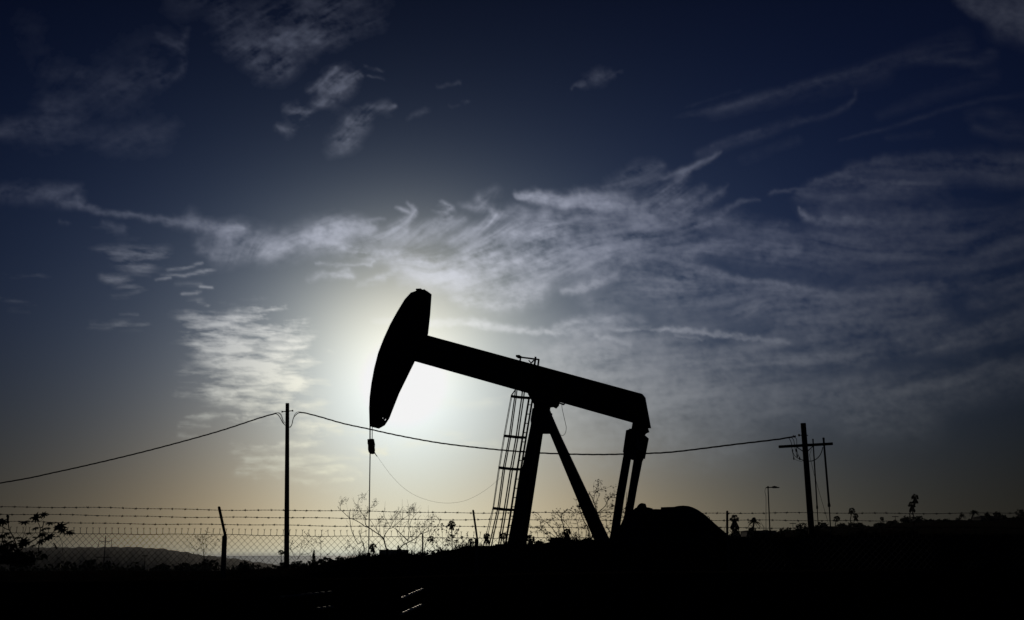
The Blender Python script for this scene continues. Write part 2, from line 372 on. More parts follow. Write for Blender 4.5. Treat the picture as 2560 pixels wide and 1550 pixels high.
mb = MB(); mb.tube(spline([pj(1768, 1292, -.1), pj(1771, 1291, -.1), pj(1774, 1295, -.1), pj(1774.5, 1299, -.1)]), .008, 5); mb.build('lifting_loop', PT, bg_o)
mb = MB()
for w in (-.95, .75): mb.bar(pj(1240, 1375, w), pj(1850, 1377, w), .2, .34, NB)
for f in (1250, 1400, 1550, 1700, 1840): mb.bar(pj(f, 1384, -.95), pj(f, 1384, .75), .18, .2, UZ)
mb.build('skid_base', PT, pump)
mb = MB(); mb.box(pj(1800, 1372, -.0), .8, .55, .5, UB, NB, UZ); c = pj(1790, 1362, -.45); mb.tube([c, c+NB*.9], .26, 16); mb.build('motor', PT, pump)
# ladder with its safety cage
lad = tag(bpy.data.objects.new('ladder', None)); COL.objects.link(lad); lad.parent = pump
LV = [988, 1087, 1166.5, 1268, 1366]
rail_n = [(1322.5, 996), (1306.5, 1092), (1293.5, 1172), (1278, 1274), (1263, 1366)]; rail_f = [(1331.5, 996), (1315.5, 1092), (1302.5, 1172), (1287, 1274), (1272, 1366)]
for rl, w in ((rail_n, -.24), (rail_f, .20)):
    mb = MB()
    for a, b in zip(rl[:-1], rl[1:]): mb.bar(pj(*a, w), pj(*b, w), .022, .055, NB)
    mb.build('rail', PT, lad)
nr = 16
for k in range(nr):
    mb = MB(); y = 1012+k*23.2; f = lambda r: (float(np.interp(y, [q[1] for q in r], [q[0] for q in r])), y)
    mb.tube([pj(*f(rail_n), -.24), pj(*f(rail_f), .20)], .014, 6); mb.build('rung', PT, lad)
bars = [([1278, 1260, 1247, 1232.5, 1208], -.10, 0, .011), ([1280.5, 1262.5, 1249.5, 1234.5, 1214], .10, 0, .011), ([1287, 1273.5, 1258.5, 1244.8, 1222], -.22, 1.5, .020), ([1291, 1277.5, 1262.5, 1248.8, 1228], .22, 1.5, .020),
        ([1304.5, 1290.5, 1276.6, 1260.8, 1245], -.27, 3.5, .022), ([1309.5, 1295.5, 1281.6, 1266.2, 1250], .27, 3.5, .022)]
for xs, w, dy, rr in bars:
    mb = MB(); P = [pj(x, y+dy, w) for x, y in zip(xs, LV)]
    if dy == 0: P = [pj(1289, 972.5, w)]+P
    elif dy == 1.5: P = [pj(xs[0]+2, 968, w)]+P
    else: P = [pj(xs[0]+2, 972, w)]+P
    for a, b in zip(P[:-1], P[1:]): mb.bar(a, b, rr*2.0, rr*1.3, NB)
    mb.build('cage_bar', PT, lad)
mb = MB(); mb.bar(pj(1304, 977, -.2), pj(1319, 981.5, -.2), .05, .035, NB); mb.build('ladder_bracket', PT, lad); mb = MB(); mb.bar(pj(1303, 978, .2), pj(1320, 975, .2), .03, .025, NB); mb.build('ladder_bracket', PT, lad)
order = [(rail_n, -.24, 6), 4, 2, 0, 1, 3, 5, (rail_f, .20, 6)]
for lv in range(4):
    P = []
    for o in order:
        if isinstance(o, tuple): P.append(pj(o[0][lv][0], LV[lv]+o[2]+1, o[1]))
        else: xs, w, dy, rr = bars[o]; P.append(pj(xs[lv]-.5, LV[lv]+dy+2.5, w))
    mb = MB()
    for a, b in zip(P[:-1], P[1:]): mb.bar(a, b, .078, .012, UZ)
    mb.build('cage_hoop', PT, lad)
mb = MB(); mb.bar(pj(1206, 1368.5, 0), pj(1275, 1371, 0), .7, .075, NB); mb.build('landing', PT, lad)
# ropes and rod over the well
for xa, w, rr in ((925.2, -.10, .021), (930.6, .12, .013)):
    mb = MB(); mb.tube([pj(xa, 1060, w), pj(xa-.2, 1098, w)], rr, 6); mb.build('wireline', M['rope'], pump)
mb = MB(); plate([(918.6, 1098), (930, 1096.5), (931, 1103), (932.5, 1110), (931.5, 1117), (932.5, 1124), (931, 1133.5), (925, 1134.5), (921.5, 1130), (920, 1124), (919.8, 1112), (918.6, 1109)], -.09, .18, mb)
mb.tube([pj(930, 1117, 0), pj(936.5, 1117.3, 0)], .03, 8); mb.build('carrier_bar', PT, pump)
mb = MB(); mb.tube([pj(925.3, 1130, 0), pj(921.5, 1392, 0)], .017, 8); rod = mb.build('polished_rod', M['paint'], pump)
mb = MB(); c = pj(921.5, 1392, 0); mb.tube([c+UZ*.12, c, c-UZ*.02, c-UZ*.3], [.05, .07, .12, .12], 10); mb.build('stuffing_box', PT, pump)
mb = MB(); mb.tube(spline([pj(934, 1118, 0), pj(936, 1129, 0), pj(939, 1136, 0), pj(943, 1141, 0)], 5), .013, 6)
mb.tube(spline([pj(943, 1141, 0), pj(951, 1152, 0), pj(968, 1176, .05), pj(986.5, 1198, .05), pj(1008.8, 1219.5, 0), pj(1040, 1239.5, -.05), pj(1081.6, 1253.5, -.1), pj(1120.5, 1257.7, -.1), pj(1159.5, 1252.5, -.1), pj(1193, 1238, -.1), pj(1222, 1219, -.1), pj(1246, 1199, -.1), pj(1256, 1189, -.1)], 5), .0032, 5)
mb.build('sensor_wire', M['cable'], pump)
mb = MB(); mb.bar(pj(1391, 1005.5, 0), pj(1410, 1011.5, 0), .05, .045, NB); mb.tube([pj(1408.5, 1009.5, 0), pj(1409.5, 1012, 0)], .045, 6)
mb.tube(spline([pj(1404, 1008, 0), pj(1405.5, 1022, 0), pj(1409.7, 1041, 0), pj(1413.5, 1058, 0), pj(1415.6, 1069, 0), pj(1413.5, 1082, 0), pj(1406.5, 1089, 0), pj(1398.5, 1084, 0), pj(1392, 1072, 0), pj(1386, 1066, 0)], 6), .0075, 5)
mb.build('grease_line', M['cable'], pump)

# ---------------------------------------------------------------- chain link fence with barbed wire
FY = 14.0
POST = [-70, 560, 1190, 1818, 2446, 3076]
BW = [[1266, 1275, 1282.8, 1284, 1284, 1284], [1284.5, 1293.5, 1300, 1302, 1302, 1302], [1302.5, 1312, 1317.6, 1320, 1320, 1320]]
TW = [1331, 1336.5, 1344.6, 1346, 1346, 1346]
fence = thing('chain_link_fence', at(1280, 1386, FY)*1.0-Vector((0, 0, 1.4)), 'galvanised chain link fence topped with three strands of barbed wire', 'fence')
pitch = 15.6/F*FY*1.0
xw0, xw1 = at(-330, 1386, FY).x, at(2900, 1386, FY).x
def topz(x, tab, dy=0):
    px = 1280+F*x/FY*math.cos(PITCH)
    return at(px, float(np.interp(px, POST, tab))+dy, FY).z
mb = MB(); k = 0; x = xw0; zlow = .5; rw = .0028
wob = lambda x, z: .004*math.sin(x*2.1+z*3)+.003*math.sin(x*5.3-z*7)
while x < xw1:
    z = topz(x, TW)+.013; P = []; s = 1; zz = z; j = 0
    P.append(Vector((x+pitch*.12, FY+.004, z+.062))); P.append(Vector((x+pitch*.02, FY, z+.048))); P.append(Vector((x, FY, z+.032)))
    jit = RND.uniform(-.05, .05)*pitch
    while zz > zlow:
        P.append(Vector((x+jit*.3+(pitch/2 if j % 2 == 1 else 0)*.97+wob(x, zz), FY+(.004 if j % 2 else -.004), zz-.004))); zz -= pitch/2; j += 1
    mb.tube(P, rw, 3, caps=False)
    Q = [Vector((x-pitch*.12, FY-.004, z+.060)), Vector((x-pitch*.02, FY, z+.047)), Vector((x, FY, z+.031))]; zz = z; j = 0
    while zz > zlow:
        Q.append(Vector((x+jit*.3+(-pitch/2 if j % 2 == 1 else 0)*.97+wob(x, zz), FY+(-.004 if j % 2 else .004), zz-.004))); zz -= pitch/2; j += 1
    mb.tube(Q, rw, 3, caps=False)
    x += pitch; k += 1
mb.build('chain_link_mesh', M['galv'], fence)
mb = MB(); P = []; x = xw0
while x < xw1+.05: P.append(Vector((x, FY-.006, topz(x, TW)+.003*math.sin(x*9)+.004*math.sin(x*3.1)))); x += .06
mb.tube(P, .0042, 4); mb.build('tension_wire', M['galv'], fence)
for s in range(3):
    mb = MB(); P1 = []; P2 = []; x = xw0-.3; ph = s*1.3
    while x < xw1+.3:
        z = topz(x, BW[s])+.004*math.sin(x*2.3+ph)+.003*math.sin(x*6.1+ph*2)
        a = x*75; y = FY-.05-.05*(2-s)
        P1.append(Vector((x, y+.0022*math.cos(a), z+.0022*math.sin(a)))); P2.append(Vector((x, y-.0022*math.cos(a), z-.0022*math.sin(a)))); x += .021
    mb.tube(P1, .0025, 3, caps=False); mb.tube(P2, .0025, 3, caps=False)
    x = xw0+RND.uniform(0, .1)
    while x < xw1:
        z = topz(x, BW[s])+.004*math.sin(x*2.3+ph)+.003*math.sin(x*6.1+ph*2); y = FY-.05-.05*(2-s); c = Vector((x, y, z))
        mb.tube([c-Vector((.011, 0, 0)), c+Vector((.011, 0, 0))], .0068, 5)
        for q in range(4):
            d = Vector((RND.uniform(-.5, .5), RND.uniform(-.7, .7), RND.choice((-1, 1))*RND.uniform(.4, 1))).normalized(); o = Vector((RND.uniform(-.008, .008), 0, 0))
            mb.tube([c+o, c+o+d*.019], [.0024, .0012], 3)
        x += RND.uniform(.132, .156)
    mb.build('barbed_wire', M['galv'], fence)
for i, px in enumerate(POST[:4]):
    if px < 0: continue
    mb = MB(); zb = ground(at(px, 1386, FY).x, FY)-.3
    w = (6.3, 6.3, 5.0, 3.2, 5.0)[i]/F*FY; c = at(px+1.5, TW[i]+6, FY); lean = 5 if i < 3 else 0
    base = Vector((at(px+(3 if i == 1 else 1), 1386, FY).x, FY, zb))
    mb.tube([base, c, c+Vector((0, 0, .02))], [w, w*.97, w*.8], 10)
    q = mb.build('post', M['galv'], fence)
    mb = MB(); ta = at(px-(4 if i == 1 else 6 if i == 2 else 0), BW[0][i]-5, FY)-Vector((0, .16 if i < 3 else .0, 0)); tb = at(px+3*(i < 3), TW[i]+2, FY)
    aw = (.030, .028, .022, .024, .022)[i]
    mb.bar(tb, ta, aw, .018, Vector((1, 0, 0))); mb.tube([ta-Vector((0, .01, 0)), ta+Vector((0, .01, 0))], aw*.5, 10)
    for s in range(3): f = (TW[i]+2-BW[s][i])/(TW[i]+2-BW[0][i]+5); c2 = tb.lerp(ta, f); mb.box(c2+Vector((.004, -.012, 0)), .022, .012, .008)
    mb.build('barb_arm', M['galv'], q)

# ---------------------------------------------------------------- utility poles, wires, lamp
def P2(x, y, Y): return at(x, y, Y)
def wood_pole(name, top, bot, Y, wt, wb, label, zdrop):
    a, b = P2(*top, Y), P2(*bot, Y); d = (b-a).normalized(); e = b+d*zdrop
    root = thing(name, (e.x, e.y, e.z), label, 'utility pole', 'wooden utility poles')
    mb = MB(); rt, rb = wt/2/F*Y, wb/2/F*Y; L = (b-a).length; n = 9
    mb.tube([a+(e-a)*(k/n) for k in range(n+1)], [rt+(rb-rt)*((e-a).length/L)*(k/n)*(1+.02*math.sin(k*2.3)) for k in range(n+1)], 12)
    mb.build('shaft', M['wood'], root, smooth=False); return root, a, b
LY, RY = 55.0, 46.0
pl, a, b = wood_pole('utility_pole', (718.5, 1008), (717, 1299.5), LY, 9.2, 12, 'tall plain wooden utility pole left of the horse head with a cable on each side', 2.6)
mb = MB(); bolt_a, bolt_b = P2(706, 1029.3, LY), P2(731, 1026.8, LY); mb.tube([bolt_a, bolt_b], .022, 6)
q = mb.build('cross_bolt', M['galv'], pl)
for s, (x, y) in ((-1, (706, 1029.2)), (1, (731, 1026.8))):
    mb = MB(); c = P2(x, y, LY); mb.tube([c-Vector((s*.03, 0, 0)), c, c+Vector((s*.035, 0, 0)), c+Vector((s*.04, 0, 0))], [.025, .042, .046, .03], 8); mb.build('insulator', M['cable'], q)
def twisted(name, pts, r, turns, label=None, cat=None, group=None, strands=3, n=10):
    S = spline(pts, n); mb = MB(); L = [0]
    for p, q in zip(S[:-1], S[1:]): L.append(L[-1]+(q-p).length)
    T = []; steps = int(L[-1]/(turns/7)); Sx = [[p[k] for p in S] for k in range(3)]
    U = np.linspace(0, L[-1], steps); C = [Vector((np.interp(u, L, Sx[0]), np.interp(u, L, Sx[1]), np.interp(u, L, Sx[2]))) for u in U]
    for s in range(strands):
        P = []
        for k, c in enumerate(C):
            d = (C[min(k+1, len(C)-1)]-C[max(k-1, 0)]).normalized(); h = d.cross(Vector((0, 0, 1))).normalized(); v = h.cross(d)
            a = 2*math.pi*(U[k]/turns+s/strands); P.append(c+(h*math.cos(a)+v*math.sin(a))*r)
        mb.tube(P, r*.95, 5)
    return mb
def cable_pt(x, y, Y): return P2(x, y, Y)
Lp = [(-900, 1318, 62), (-450, 1277, 60), (0, 1207.7, 58), (139.6, 1180.5, 57.5), (279, 1149, 57), (405, 1117.6, 56.4), (544.5, 1079, 55.8), (645.7, 1046, 55.2), (691, 1033, 55)]
mb = twisted('c', [cable_pt(*p) for p in Lp], .019, 1.5)
def strand(mb, pts, Y, r, n=6): mb.tube(spline([P2(x, y, Y) for x, y in pts], n), r, 5)
for pts, r in (([(688, 1033.5), (695, 1037), (701, 1045), (706, 1055), (712, 1062)], .020), ([(690, 1032), (699, 1034), (704, 1042), (707, 1053), (713, 1064)], .012), ([(686, 1034), (697, 1031.5), (704, 1038), (708, 1050), (713, 1058)], .010)): strand(mb, pts, LY, r)
tag(mb.build('overhead_cable', M['cable']), 'twisted overhead cable running down from the plain pole to the left edge', 'cable', 'overhead cables')
Rp = [(752, 1031, 55), (761, 1032, 54.9), (800, 1042, 54.5), (858.6, 1058.8, 54), (922.6, 1072.6, 53.4), (1000, 1089.5, 52.7), (1100, 1107.5, 51.8), (1210, 1120.8, 50.8), (1307, 1129.6, 50), (1391, 1134.2, 49.4), (1498.5, 1136.4, 48.6), (1613.6, 1133.6, 47.8), (1689.6, 1129.2, 47.4), (1839.6, 1110.8, 46.5), (1944, 1098.4, 46), (1989.7, 1090.4, 45.8)]
mb = twisted('c', [cable_pt(*p) for p in Rp], .0185, 1.45)
for pts, r in (([(754, 1031.5), (745, 1033), (736, 1041), (732, 1050), (730, 1060), (725, 1069)], .018), ([(758, 1031), (745, 1029.5), (737, 1036), (733, 1047), (731, 1058), (727, 1067), (722, 1066)], .011), ([(762, 1032), (750, 1030.5), (740, 1036), (734, 1045), (729, 1064), (722, 1070)], .010)): strand(mb, pts, LY-.2, r)
for pts, r in (([(1972, 1094.5), (1978, 1106), (1980, 1122), (1984.5, 1146)], .012), ([(1978, 1093.5), (1984, 1100), (1987, 1117), (1992.5, 1140)], .012), ([(1984, 1092), (1991, 1097), (1992, 1110), (1992, 1125), (1998.5, 1144), (2008.5, 1152)], .012), ([(1980, 1124), (1986, 1138), (1997, 1147), (2008, 1150)], .011), ([(1984, 1146), (1993, 1151), (2006, 1154)], .006)): strand(mb, pts, RY-.3, r)
for x, y in ((1981.5, 1127), (1984.5, 1146), (1991, 1126), (1993, 1140), (1999, 1146)): c = P2(x, y, RY-.3); mb.tube([c-Vector((0, 0, .06)), c, c+Vector((0, 0, .06))], [.016, .028, .016], 6)
mb.tube([P2(1986, 1091, RY-.2), P2(1982, 1087.5, RY-.2)], .012, 5)
tag(mb.build('overhead_cable', M['cable']), 'twisted overhead cable sagging behind the pumpjack from pole to pole', 'cable', 'overhead cables')
pr, a, b = wood_pole('utility_pole', (2008, 1058), (2028, 1319.5), RY, 13.2, 15.4, 'thick leaning wooden utility pole carrying a crossarm, on the right', 1.2)
mb = MB(); mb.bar(P2(1947, 1117, RY-.16), P2(2081.5, 1109.3, RY-.16), 6.6/F*RY, .10, UZ); ca = mb.build('crossarm', M['wood'], pr)
for q0, q1 in (((1991, 1117), (2007, 1128)), ((2033, 1115), (2020, 1127))): mb = MB(); mb.bar(P2(*q0, RY-.2), P2(*q1, RY-.2), .035, .012, UZ); mb.build('arm_brace', M['galv'], ca)
mb = MB(); mb.tube([P2(1996, 1088, RY), P2(2020, 1088.3, RY)], .018, 6); c = P2(1997.5, 1088, RY); mb.tube([c-Vector((.03, 0, 0)), c+Vector((.03, 0, 0))], .045, 8); mb.build('cross_bolt', M['galv'], pr)
mb = MB(); strand(mb, [(2057, 1118), (2053, 1132), (2045, 1144), (2033, 1151.5), (2021, 1153)], RY-.2, .017); strand(mb, [(2029, 1123), (2026, 1131), (2024, 1138)], RY-.2, .008); mb.build('jumper_loop', M['cable'], pr)
mb = MB(); mb.tube([P2(2023.7, 1137, RY), P2(2035, 1185, RY+.6), P2(2072, 1312, RY+2.2)], .0075, 5); mb.build('guy_wire', M['rope'], pr)
for (tx, ty, bx, by, wt, wl, nx_, Y, lab) in ((2032.2, 1097, 2043, 1271, 3.3, 2.3, 2046, 49.0, 'thinner metal mast standing just right of the leaning wooden pole'), (2058.6, 1094, 2073, 1266, 4.9, 3.0, 2076.5, 48.0, 'thicker metal mast with a collar low down, right of the leaning wooden pole')):
    e = P2(nx_, 1318, Y); root = thing('metal_mast', (e.x, e.y, e.z), lab, 'mast', 'metal masts by the leaning pole')
    mb = MB(); a, b = P2(tx, ty, Y), P2(bx, by, Y); r0 = wt/2/F*Y; mb.tube([a, a+(b-a)*.002, a+(b-a)*.06, b], [r0*.7, r0*1.15, r0, r0*1.05], 9); mb.build('upper_tube', M['galv'], root)
    mb = MB(); mb.tube([b-Vector((0, 0, .02)), b+Vector((0, 0, .06)), b+Vector((0, 0, .13))], [r0*1.4, r0*1.5, r0*1.1], 9); mb.build('collar', M['galv'], root)
    mb = MB(); mb.tube([b, e-Vector((0, 0, .6))], wl/2/F*Y, 8); mb.build('lower_tube', M['galv'], root)
SLY = 62.0
e = P2(1924.7, 1326, SLY); lampt = thing('street_lamp', (e.x, e.y, e.z), 'slim street lamp with one arm pointing right, behind the fence', 'street lamp')
mb = MB(); mb.tube([P2(1920, 1217, SLY), e-Vector((0, 0, .5))], [.030, .036], 8); mb.tube([P2(1920, 1215.5, SLY), P2(1920, 1220, SLY)], .045, 8); mb.build('post', M['galv'], lampt)
mb = MB(); mb.tube([P2(1914.5, 1219, SLY), P2(1931, 1218.3, SLY)], .026, 6); mb.build('arm', M['galv'], lampt)
mb = MB(); mb.tube([P2(1929.5, 1218.3, SLY), P2(1932, 1218.2, SLY), P2(1936, 1217.6, SLY), P2(1941, 1218.2, SLY), P2(1943, 1218.6, SLY), P2(1948.5, 1218.7, SLY)], [.03, .05, .062, .05, .034, .022], 8); lh = mb.build('lamp_head', M['paint'], lampt)
mb = MB(); mb.box(P2(1937, 1219.6, SLY), .16, .07, .02); mb.build('lens', M['lens'], lh)
mb = MB(); strand(mb, [(1916, 1219), (1913, 1223), (1912.4, 1230), (1914.2, 1238), (1915, 1246), (1915, 1290), (1915, 1328)], SLY, .012); mb.build('supply_cable', M['cable'], lampt)

# ---------------------------------------------------------------- plants
def leaves(mb, c, rx, ry, rz, n, s, r, lobes=6, shell=.45):
    """uneven crown: small leaf faces scattered through several overlapping clumps"""
    c = Vector(c); L = []
    for k in range(lobes):
        d = rvec(r); L.append((Vector((d.x*rx*.55, d.y*ry*.55, d.z*rz*.5)), r.uniform(.38, .62)))
    for k in range(n):
        o, q = r.choice(L); d = rvec(r)*(shell+(1-shell)*r.random())**.6; p = c+o+Vector((d.x*rx*q, d.y*ry*q, d.z*rz*q))
        u = rvec(r)*s*r.uniform(.6, 1.3); v = u.cross(rvec(r)); v = v.normalized()*s*r.uniform(.3, .7) if v.length > 1e-6 else Vector((0, s, 0)); mb.quad(p, u, v)
def crowned(name, px, top, rpx, Y, label, cat='tree', mat='leaf', hpx=None, group=None, n=420, seed=0, trunk=True, lobes=7, base=None, s=.16):
    """a tree or bush seen far off: trunk with limbs and a leafy crown whose top stands at row `top`"""
    r = random.Random(seed+int(px*7)); hpx = hpx or rpx*1.9; m1 = Y/F; x = at(px, 1386, Y).x
    zt = at(px, top, Y).z; zg = (base if base is not None else ground(x, Y)); rx, rz = rpx*m1, hpx/2*m1; cz = zt-rz
    if zg > cz-rz*.3: zg = cz-rz*1.2
    root = thing(name, (x, Y, zg), label, cat, group)
    if trunk:
        mb = MB(); h = cz-zg; mb.tube([(x, Y, zg-.4), (x+.02*h*r.uniform(-1, 1), Y, zg+h*.5), (x, Y, cz+rz*.3)], [.10*rx+.03, .075*rx+.02, .02*rx], 6)
        for k in range(5):
            a = r.uniform(0, 6.28); st = Vector((x, Y, zg+h*r.uniform(.55, .95))); mb.tube([st, st+Vector((math.cos(a)*rx*.35, math.sin(a)*rx*.35, rz*.4)), st+Vector((math.cos(a)*rx*.7, math.sin(a)*rx*.7, rz*.8))], [.04*rx, .03*rx, .01*rx], 4)
        mb.build('trunk', M['bark'], root)
    mb = MB(); leaves(mb, (x, Y, cz), rx, rx, rz, n, s*rx+.01, r, lobes, .3); mb.build('crown', M[mat], root)
    return root
def fan_palm(name, px, cy, rpx, Y, label, group, foot=None, skirt=1.0, lean=0.0, feather=False, seed=1):
    r = random.Random(seed+int(px*3)); m1 = Y/F; x = at(px, 1386, Y).x; c = at(px, cy, Y); R = rpx*m1*1.15
    fx = at(foot[0], 1386, Y).x if foot else x; zg = min(ground(fx, Y), at(px, foot[1] if foot else cy+4*rpx, Y).z)-1
    root = thing(name, (fx, Y, zg), label, 'palm tree', group)
    mb = MB(); mb.tube([(fx, Y, zg), (fx+(x-fx)*.6, Y, zg+(c.z-zg)*.5), (c.x, Y, c.z)], [.17*R, .12*R, .11*R], 7); mb.build('trunk', M['bark'], root)
    mb = MB()
    def frond(d, L, droop, wide):
        P = [c+d*L*t+Vector((0, 0, -droop*L*t*t)) for t in (0, .35, .7, 1.0)]; mb.tube(P[:3], [.03*R, .022*R, .012*R], 3, caps=False)
        if feather:
            for k in range(12):
                t = .12+.88*k/11; p = c+d*L*t+Vector((0, 0, -droop*L*t*t))
                side = d.cross(UZ).normalized() if abs(d.z) < .95 else Vector((1, 0, 0))
                for sg in (-1, 1): 
                    v = (side*sg*.8+d*.5-UZ*.45).normalized()*R*.34*(1-.5*t); w = d*R*.05; mb.poly([p-w, p+w, p+v])
        else:
            p = P[2]; dd = (P[3]-P[1]).normalized(); side = dd.cross(rvec(r)).normalized()
            for k in range(9):
                a = (k-4)/4*1.25; v = (dd*math.cos(a)+side*math.sin(a))*R*.42*wide*r.uniform(.85, 1.1); w = (side*math.cos(a)-dd*math.sin(a))*R*.085; mb.poly([p-w, p+w, p+v])
    for k in range(44 if not feather else 30):
        a = r.uniform(0, 6.28); e = r.uniform(-.5, 1.35); d = Vector((math.cos(a)*math.cos(e), math.sin(a)*math.cos(e), math.sin(e))); frond(d, R*r.uniform(.75, 1.0), .18 if not feather else .5, 1.0)
    mb.build('crown', M['frond'], root)
    if skirt:
        mb = MB()
        for k in range(60):
            a = r.uniform(0, 6.28); d = Vector((math.cos(a)*.45, math.sin(a)*.45, -1)); p = c+Vector((math.cos(a), math.sin(a), 0))*R*.15; L = R*skirt*r.uniform(.7, 1.5); w = Vector((-math.sin(a), math.cos(a), 0))*R*.10
            mb.poly([p-w, p+w, p+d*L*.75+w*.9, p+Vector((d.x*.55, d.y*.55, d.z))*L, p+d*L*.75-w*.9])
        mb.build('dead_fronds', M['straw'], root)
    return root
G1 = 'palms beyond the fence'
fan_palm('fan_palm', 1129, 1311, 9.5, 500, 'tall slim palm between the bare shrub and the second fence post', G1, foot=(1133, 1386))
fan_palm('fan_palm', 1177, 1354, 7.5, 480, 'small palm just left of the second fence post', G1, foot=(1178, 1384), skirt=.6)
fan_palm('fan_palm', 1217, 1341, 8.5, 470, 'shaggy palm behind the foot of the ladder cage', G1, foot=(1219, 1380), skirt=1.5)
fan_palm('fan_palm', 1259, 1341, 9, 450, 'palm between the ladder rail and the front leg', G1, foot=(1260, 1378), skirt=.5)
fan_palm('fan_palm', 1326, 1347, 11, 430, 'bushy palm just right of the front leg', G1, foot=(1328, 1372), skirt=.9)
fan_palm('fan_palm', 932, 1368, 9, 300, 'low palm at the foot of the polished rod', G1, foot=(935, 1390), skirt=1.0)
fan_palm('fan_palm', 703, 1382, 7, 300, 'little palm touching the left side of the plain wooden pole', G1, foot=(706, 1420), skirt=.3)
fan_palm('fan_palm', 823, 1399, 5, 320, 'tiny palm left of the dome shaped tree', G1, foot=(824, 1420), skirt=.3)
fan_palm('fan_palm', 1836, 1297, 10.5, 400, 'shaggy fan palm right of the bare fence post by the belt guard', G1, foot=(1838, 1335), skirt=1.7)
fan_palm('fan_palm', 1885, 1303, 16, 380, 'wide feathery palm left of the street lamp', G1, foot=(1884, 1335), skirt=0, feather=True)
fan_palm('fan_palm', 2092, 1298, 8, 540, 'single low palm right of the two metal masts', G1, foot=(2093, 1318), skirt=.5)
fan_palm('fan_palm', 2130, 1277, 7.5, 560, 'taller of the close pair of small palms right of the masts', G1, foot=(2132, 1318), skirt=.8)
fan_palm('fan_palm', 2139, 1290, 6.5, 575, 'shorter of the close pair of small palms right of the masts', G1, foot=(2139, 1318), skirt=1.2)
fan_palm('fan_palm', 2287.5, 1243, 8.5, 520, 'tallest palm on the right skyline', G1, foot=(2292, 1300), skirt=1.2)
fan_palm('fan_palm', 2279.5, 1262, 8.5, 530, 'palm leaning against the tallest one on the right skyline', G1, foot=(2284, 1300), skirt=1.4)
fan_palm('fan_palm', 2405, 1289, 9, 545, 'stubby palm between the palm pair and the low house', G1, foot=(2405, 1310), skirt=0, feather=True)
fan_palm('fan_palm', 2435, 1281, 12, 520, 'feathery palm just left of the low tiled house', G1, foot=(2436, 1310), skirt=0, feather=True)
fan_palm('fan_palm', 2205, 1297, 5, 550, 'tiny palm between the palm pairs on the right skyline', G1, foot=(2206, 1312), skirt=.6)
fan_palm('fan_palm', 1418, 1330, 9, 90, 'squat palm inside the leafy shrub left of the rear brace', G1, foot=(1418, 1362), skirt=1.2)
# round trees and bushes
G2 = 'trees beyond the fence'
crowned('round_tree', 857, 1385, 21, 300, 'dome shaped tree between the plain pole and the polished rod', hpx=44, group=G2, n=900, lobes=9, s=.10)
for px, top, r_, Y, lab in ((400, 1406, 26, 420, 'low round tree below the long hill, left of the first fence post'), (468, 1404, 22, 400, 'low dark tree just left of the first fence post'), (330, 1412, 30, 440, 'broad dark tree near the distant pylon'), (612, 1408, 18, 380, 'small tree between the first fence post and the plain pole'),
                            (655, 1413, 24, 400, 'low spreading tree left of the plain wooden pole'), (742, 1402, 20, 340, 'round dark tree right of the plain wooden pole'), (548, 1420, 22, 400, 'low tree behind the first fence post'), (812, 1407, 20, 320, 'low tree left of the dome shaped tree'), (200, 1414, 34, 420, 'wide dark tree right of the castor plant'), (905, 1388, 22, 320, 'tree right of the dome shaped tree')):
    crowned('round_tree', px, top, r_, Y, lab, hpx=r_*2.0, group=G2, n=420, seed=3, s=.15)
# far thicket below the long hill, one dark mass
mb = MB(); r = random.Random(31)
for k in range(230):
    px = r.uniform(-250, 930); Y = r.uniform(330, 460); top = 1409+5*math.sin(px*.021)+4*math.sin(px*.067+1)+r.uniform(-4, 8)-max(0, (px-700)*.05); c = at(px, top, Y); h = c.z+9.0
    rr = r.uniform(1.2, 2.6)
    for q in range(46): d = rvec(r); u = rvec(r)*r.uniform(.25, .6); v = u.cross(rvec(r)); v = v.normalized()*.35 if v.length > 1e-5 else u; mb.quad(c+Vector((d.x*rr, d.y*rr, -rr*.9+d.z*rr*.9-r.random()**2*5)), u, v)
tag(mb.build('thicket', M['leaf']), 'dark far thicket of low trees along the foot of the long hill', 'thicket', kind='stuff')
